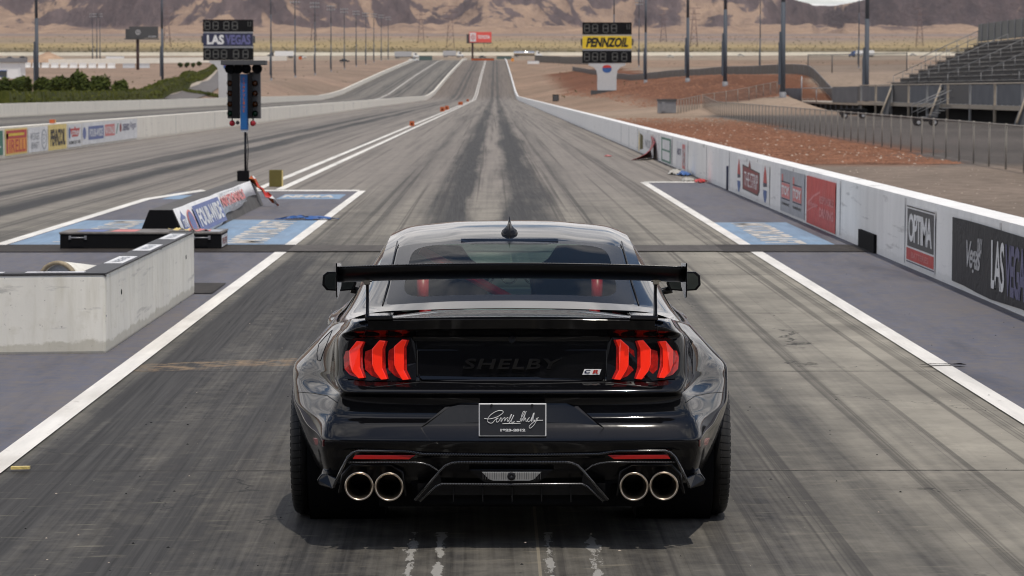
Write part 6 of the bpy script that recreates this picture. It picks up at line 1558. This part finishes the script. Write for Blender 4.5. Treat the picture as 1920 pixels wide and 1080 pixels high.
for dx in (-110, -55, 0, 55, 110):
    x, z = q(959 + dx, 912, -1.08); mb = MB(); mb.prism([(x, -1.1, z), (x, -1.1, z - .065), (x, -.8, z - .075), (x, -.8, z)], (.006, 0, 0)); mb.build('fin', M['skirt'], dif)
mb = MB(); mb.box2((-.42, -1.06, .245), (.42, -1.03, .30)); mb.build('lower_tray', M['skirt'], dif)
# ---- rear wing
wing = bpy.data.objects.new('rear_wing', None); link(wing); wing.parent = car
zc = q(959, 494.5, -1.13)[1]; zl = q(959, 525, -1.05)[1]
prof = [(-1.13, zc), (-1.05, zc - .022), (-.95, zc - .048), (-.87, zc - .062), (-.84, zc - .070), (-.86, zc - .078), (-.95, zc - .078), (-1.04, zc - .066), (-1.10, zc - .038), (-1.134, zc - .006)]
mb = MB(); n = 40; vs2 = []; k = len(prof); WS = q(1284, 500, -1.1)[0]
for i in range(n + 1):
    x = -WS + 2 * WS * i / n; dz = -.017 * (x / WS) ** 2
    vs2 += [(x, y, z + dz) for y, z in prof]
mb.add(vs2, [(i * k + j, i * k + (j + 1) % k, (i + 1) * k + (j + 1) % k, (i + 1) * k + j) for i in range(n) for j in range(k)] + [tuple(range(k)), tuple(n * k + j for j in range(k))[::-1]], True)
M['wing'] = simple('wing_black', (.006, .006, .007), .3, spec=.35)
bl = mb.build('blade', M['wing'], wing)
mb = MB(); mb.tube([(-WS + 2 * WS * i / n, -1.131, zc + .002 - .017 * ((-WS + 2 * WS * i / n) / WS) ** 2) for i in range(n + 1)], .0035, 6); mb.build('gurney_edge', M['carbon'], wing)
for s in (-1, 1):
    x = s * WS; z1 = q(959 + s * 330, 494, -1.13)[1]; z0 = q(959 + s * 330, 556, -1.1)[1]
    mb = MB(); mb.prism([(x, -1.17, z1 + .004), (x, -1.175, z0 + .03), (x, -1.155, z0), (x, -1.10, z0 - .008), (x, -.86, z0 + .03), (x, -.82, z0 + .07), (x, -.82, z1 - .03), (x, -.87, z1 - .012)], (s * .006, 0, 0)); mb.build('end_plate', M['paint'], wing, bevel=.0015)
    xs_ = q(959 + s * 270.5, 560, -.98)[0]
    mb = MB(); mb.prism([(xs_ - .005, -1.03, 1.04), (xs_ - .005, -.89, 1.04), (xs_ - .005, -.90, zc - .12), (xs_ - .005, -.86, zc - .03), (xs_ - .005, -.90, zc - .022), (xs_ - .005, -.99, zc - .03), (xs_ - .005, -1.0, zc - .09), (xs_ - .005, -.985, zc - .15)], (.01, 0, 0)); st = mb.build('stand', M['black'], wing, bevel=.0015)
    mb = MB(); mb.cyl((xs_ - .022, -1.0, zc - .082), (xs_ + .022, -1.0, zc - .082), .008, n=10); mb.box2((xs_ - .013, -1.01, zc - .1), (xs_ + .013, -.97, zc - .075)); mb.cyl((xs_, -1.0, zc - .07), (xs_, -.99, zc - .1), .014, n=10); mb.build('bolt', M['chrome'], st)
# ---- mirrors
for s in (-1, 1):
    m0 = bpy.data.objects.new('door_mirror', None); link(m0); m0.parent = car
    yy = 1.98; c = at(959 + s * 322, 528, CY + yy); x, z = c.x - CX, c.z
    o = [(-.095, .035), (-.07, .056), (.045, .060), (.085, .035), (.095, -.01), (.08, -.048), (.0, -.055), (-.075, -.05), (-.1, -.02)]
    mb = MB(); a = [(x - s * u * 1.0, yy, z + w) for u, w in o]; b_ = [(x - s * u * .72, yy + .11, z + w * .6) for u, w in o]
    n = len(o); mb.add(a + b_, [tuple(range(n)), tuple(range(n, 2 * n))] + [(i, (i + 1) % n, n + (i + 1) % n, n + i) for i in range(n)]); mb.build('housing', M['skirt'], m0, bevel=.006)
    mb = MB(); mb.prism([(x - s * u * .84, yy - .002, z + w * .82) for u, w in o], (0, -.003, 0)); mb.build('mirror_glass', M['mirror'], m0)
    mb = MB(); mb.tube([(x - s * .06, yy + .04, z - .045), (x - s * .13, yy + .05, z - .062), (s * .775, yy + .06, .975)], [.022, .02, .026], 10); mb.build('arm', M['skirt'], m0)
# ---- shark fin, third brake lamp, pillar strips
mb = MB(); fb = 1.362; sec = []
for t in range(9):
    u = t / 8; yy = .52 + .24 * u + .14; hh = .006 + .078 * max(0, (1 - u)) ** 1.2 * (1 if t else .15) if True else 0; w = .036 * math.sin(math.pi * (.12 + .8 * u)) ** .6
    sec.append((yy, hh, w))
zr = lambda y: interp([(.56, 1.30), (.64, 1.318), (.95, 1.357), (1.3, 1.368)], y)
sec = [(.66, .012, .012), (.685, .05, .032), (.71, .088, .042), (.735, .076, .042), (.78, .05, .032), (.83, .028, .022), (.88, .006, .006)]
TB = [(0, .8), (.1, 1), (.25, .9), (.38, .55), (.5, .3), (.75, .13), (1, 0)]
V = []; m_ = 13
for (y, h_, w) in sec:
    for t in range(m_):
        zf, wf = TB[t] if t < 7 else TB[12 - t]
        V.append(((-1 if t < 7 else 1) * w * wf, y, zr(y) - .010 + (h_ + .010) * zf))
mb.add(V, [(i * m_ + j, i * m_ + j + 1, (i + 1) * m_ + j + 1, (i + 1) * m_ + j) for i in range(len(sec) - 1) for j in range(m_ - 1)] + [tuple(range(m_)), tuple((len(sec) - 1) * m_ + j for j in range(m_))[::-1]], True)
mb.build('shark_fin', M['skirt'], car)
mb = MB(); x0, z0 = q(868, 452, .53); mb.prism([(-.245, .535, 1.289), (-.19, .52, 1.279), (.19, .52, 1.279), (.245, .535, 1.289), (.245, .575, 1.301), (-.245, .575, 1.301)], (0, 0, .007)); bl3 = mb.build('high_brake_lamp', M['paint'], car, bevel=.003)
mb = MB(); mb.box2((-.18, .514, 1.281), (.18, .522, 1.288)); mb.build('lamp_strip', M['mid_grey'], bl3)
for s in (-1, 1):
    mb = MB(); mb.tube([(s * a, y, z + .004) for y, a, z in ((-.43, .60, 1.046), (-.1, .585, 1.125), (.2, .58, 1.192), (.5, .572, 1.252), (.66, .568, 1.284))], .0035, 6); mb.build('drip_seam', M['black'], car)

# ================================================================== LOOSE STONES AND SCRUB
def scatter(name, mat, n, pick, size, seed, squash=.6, dz=-.01, tuft=False):
    rnd = random.Random(seed); mb = MB()
    for _ in range(n):
        x, y = pick(rnd); z = H(x, y) + dz; s = size * rnd.uniform(.4, 1.4) ** 1.3
        if tuft:
            for k in range(7):
                a = rnd.uniform(0, 6.28); h = s * rnd.uniform(.6, 1.2); dx, dy = math.cos(a) * s * .7, math.sin(a) * s * .7
                mb.add([(x - dy * .35, y + dx * .35, z), (x + dy * .35, y - dx * .35, z), (x + dx, y + dy, z + h)], [(0, 1, 2)])
        else:
            o = [Vector((rnd.uniform(.7, 1.3) * a, rnd.uniform(.7, 1.3) * b, rnd.uniform(.6, 1.2) * c * squash)) * s for a, b, c in ((1, 0, 0), (0, 1, 0), (-1, 0, 0), (0, -1, 0), (0, 0, 1))]
            mb.add([Vector((x, y, z)) + v for v in o], [(0, 1, 4), (1, 2, 4), (2, 3, 4), (3, 0, 4)])
    o = mb.build(name, mat, recalc=False); tag(o, kind='stuff'); return o
M['stone'] = simple('loose_stone', (.22, .10, .056), .9, var=.45, scale=.7); M['stone2'] = simple('pale_stone', (.42, .35, .28), .9, var=.3, scale=.7)
def gx(y): return 18.6 - (247 - y) * .0294 - .4
def pick1(r): y = 78 + 130 * r.random() ** 1.6; return r.uniform(5.3, gx(y)), y
scatter('gravel_stones', M['stone'], 11000, pick1, .055, 11); scatter('gravel_stones', M['stone2'], 500, pick1, .05, 12)
def pick2(r): return r.uniform(5.4, 12.8), 40 + 45 * r.random()
scatter('road_grit', M['stone2'], 400, pick2, .018, 13)
def pick3(r): y = r.uniform(265, 620); return r.uniform(14, 40), y
scatter('mound_stones', M['stone'], 6000, pick3, .13, 14)
def pick4(r): y = r.uniform(300, 1300); return r.uniform(-150, -42), y
scatter('dirt_stones', M['stone2'], 2500, pick4, .08, 15)
def pick0(r): return r.uniform(-2.6, 4.7), 11 + 26 * r.random() ** 1.4
scatter('rubber_crumbs', M['matte_black'], 170, pick0, .006, 21, dz=.038)
scatter('pale_grit', M['stone2'], 160, pick0, .005, 22, dz=.036)
M['scrub'] = simple('dry_scrub', (.13, .115, .05), .9, var=.5, scale=.02)
def pick5(r): y = 2050 + 2600 * r.random() ** 1.5; return r.uniform(-.2, .2) * y, y
scatter('desert_scrub', M['scrub'], 3500, pick5, 1.1, 16, tuft=True)
def pick6(r): y = r.uniform(500, 1500); x = r.uniform(-.19, .19) * y; return (x if not -40 < x < 8 else (x - 60 if x < -15 else x + 40)), y
scatter('roadside_scrub', M['scrub'], 500, pick6, .3, 17, tuft=True)
# ------------------------------------------------------------------ air
hz_ = MB(); hz_.box2((-9500, -400, -30), (9500, 13500, 1500)); m, nt, b = material('air'); nt.n.remove(b)
v = nt.new('ShaderNodeVolumePrincipled'); v.inputs['Color'].default_value = (.85, .84, .86, 1); v.inputs['Density'].default_value = 1.8e-5; v.inputs['Anisotropy'].default_value = .2
nt.l.new(v.outputs[0], nt.n['Material Output'].inputs['Volume'])
o = hz_.build('haze', m); tag(o, kind='stuff')
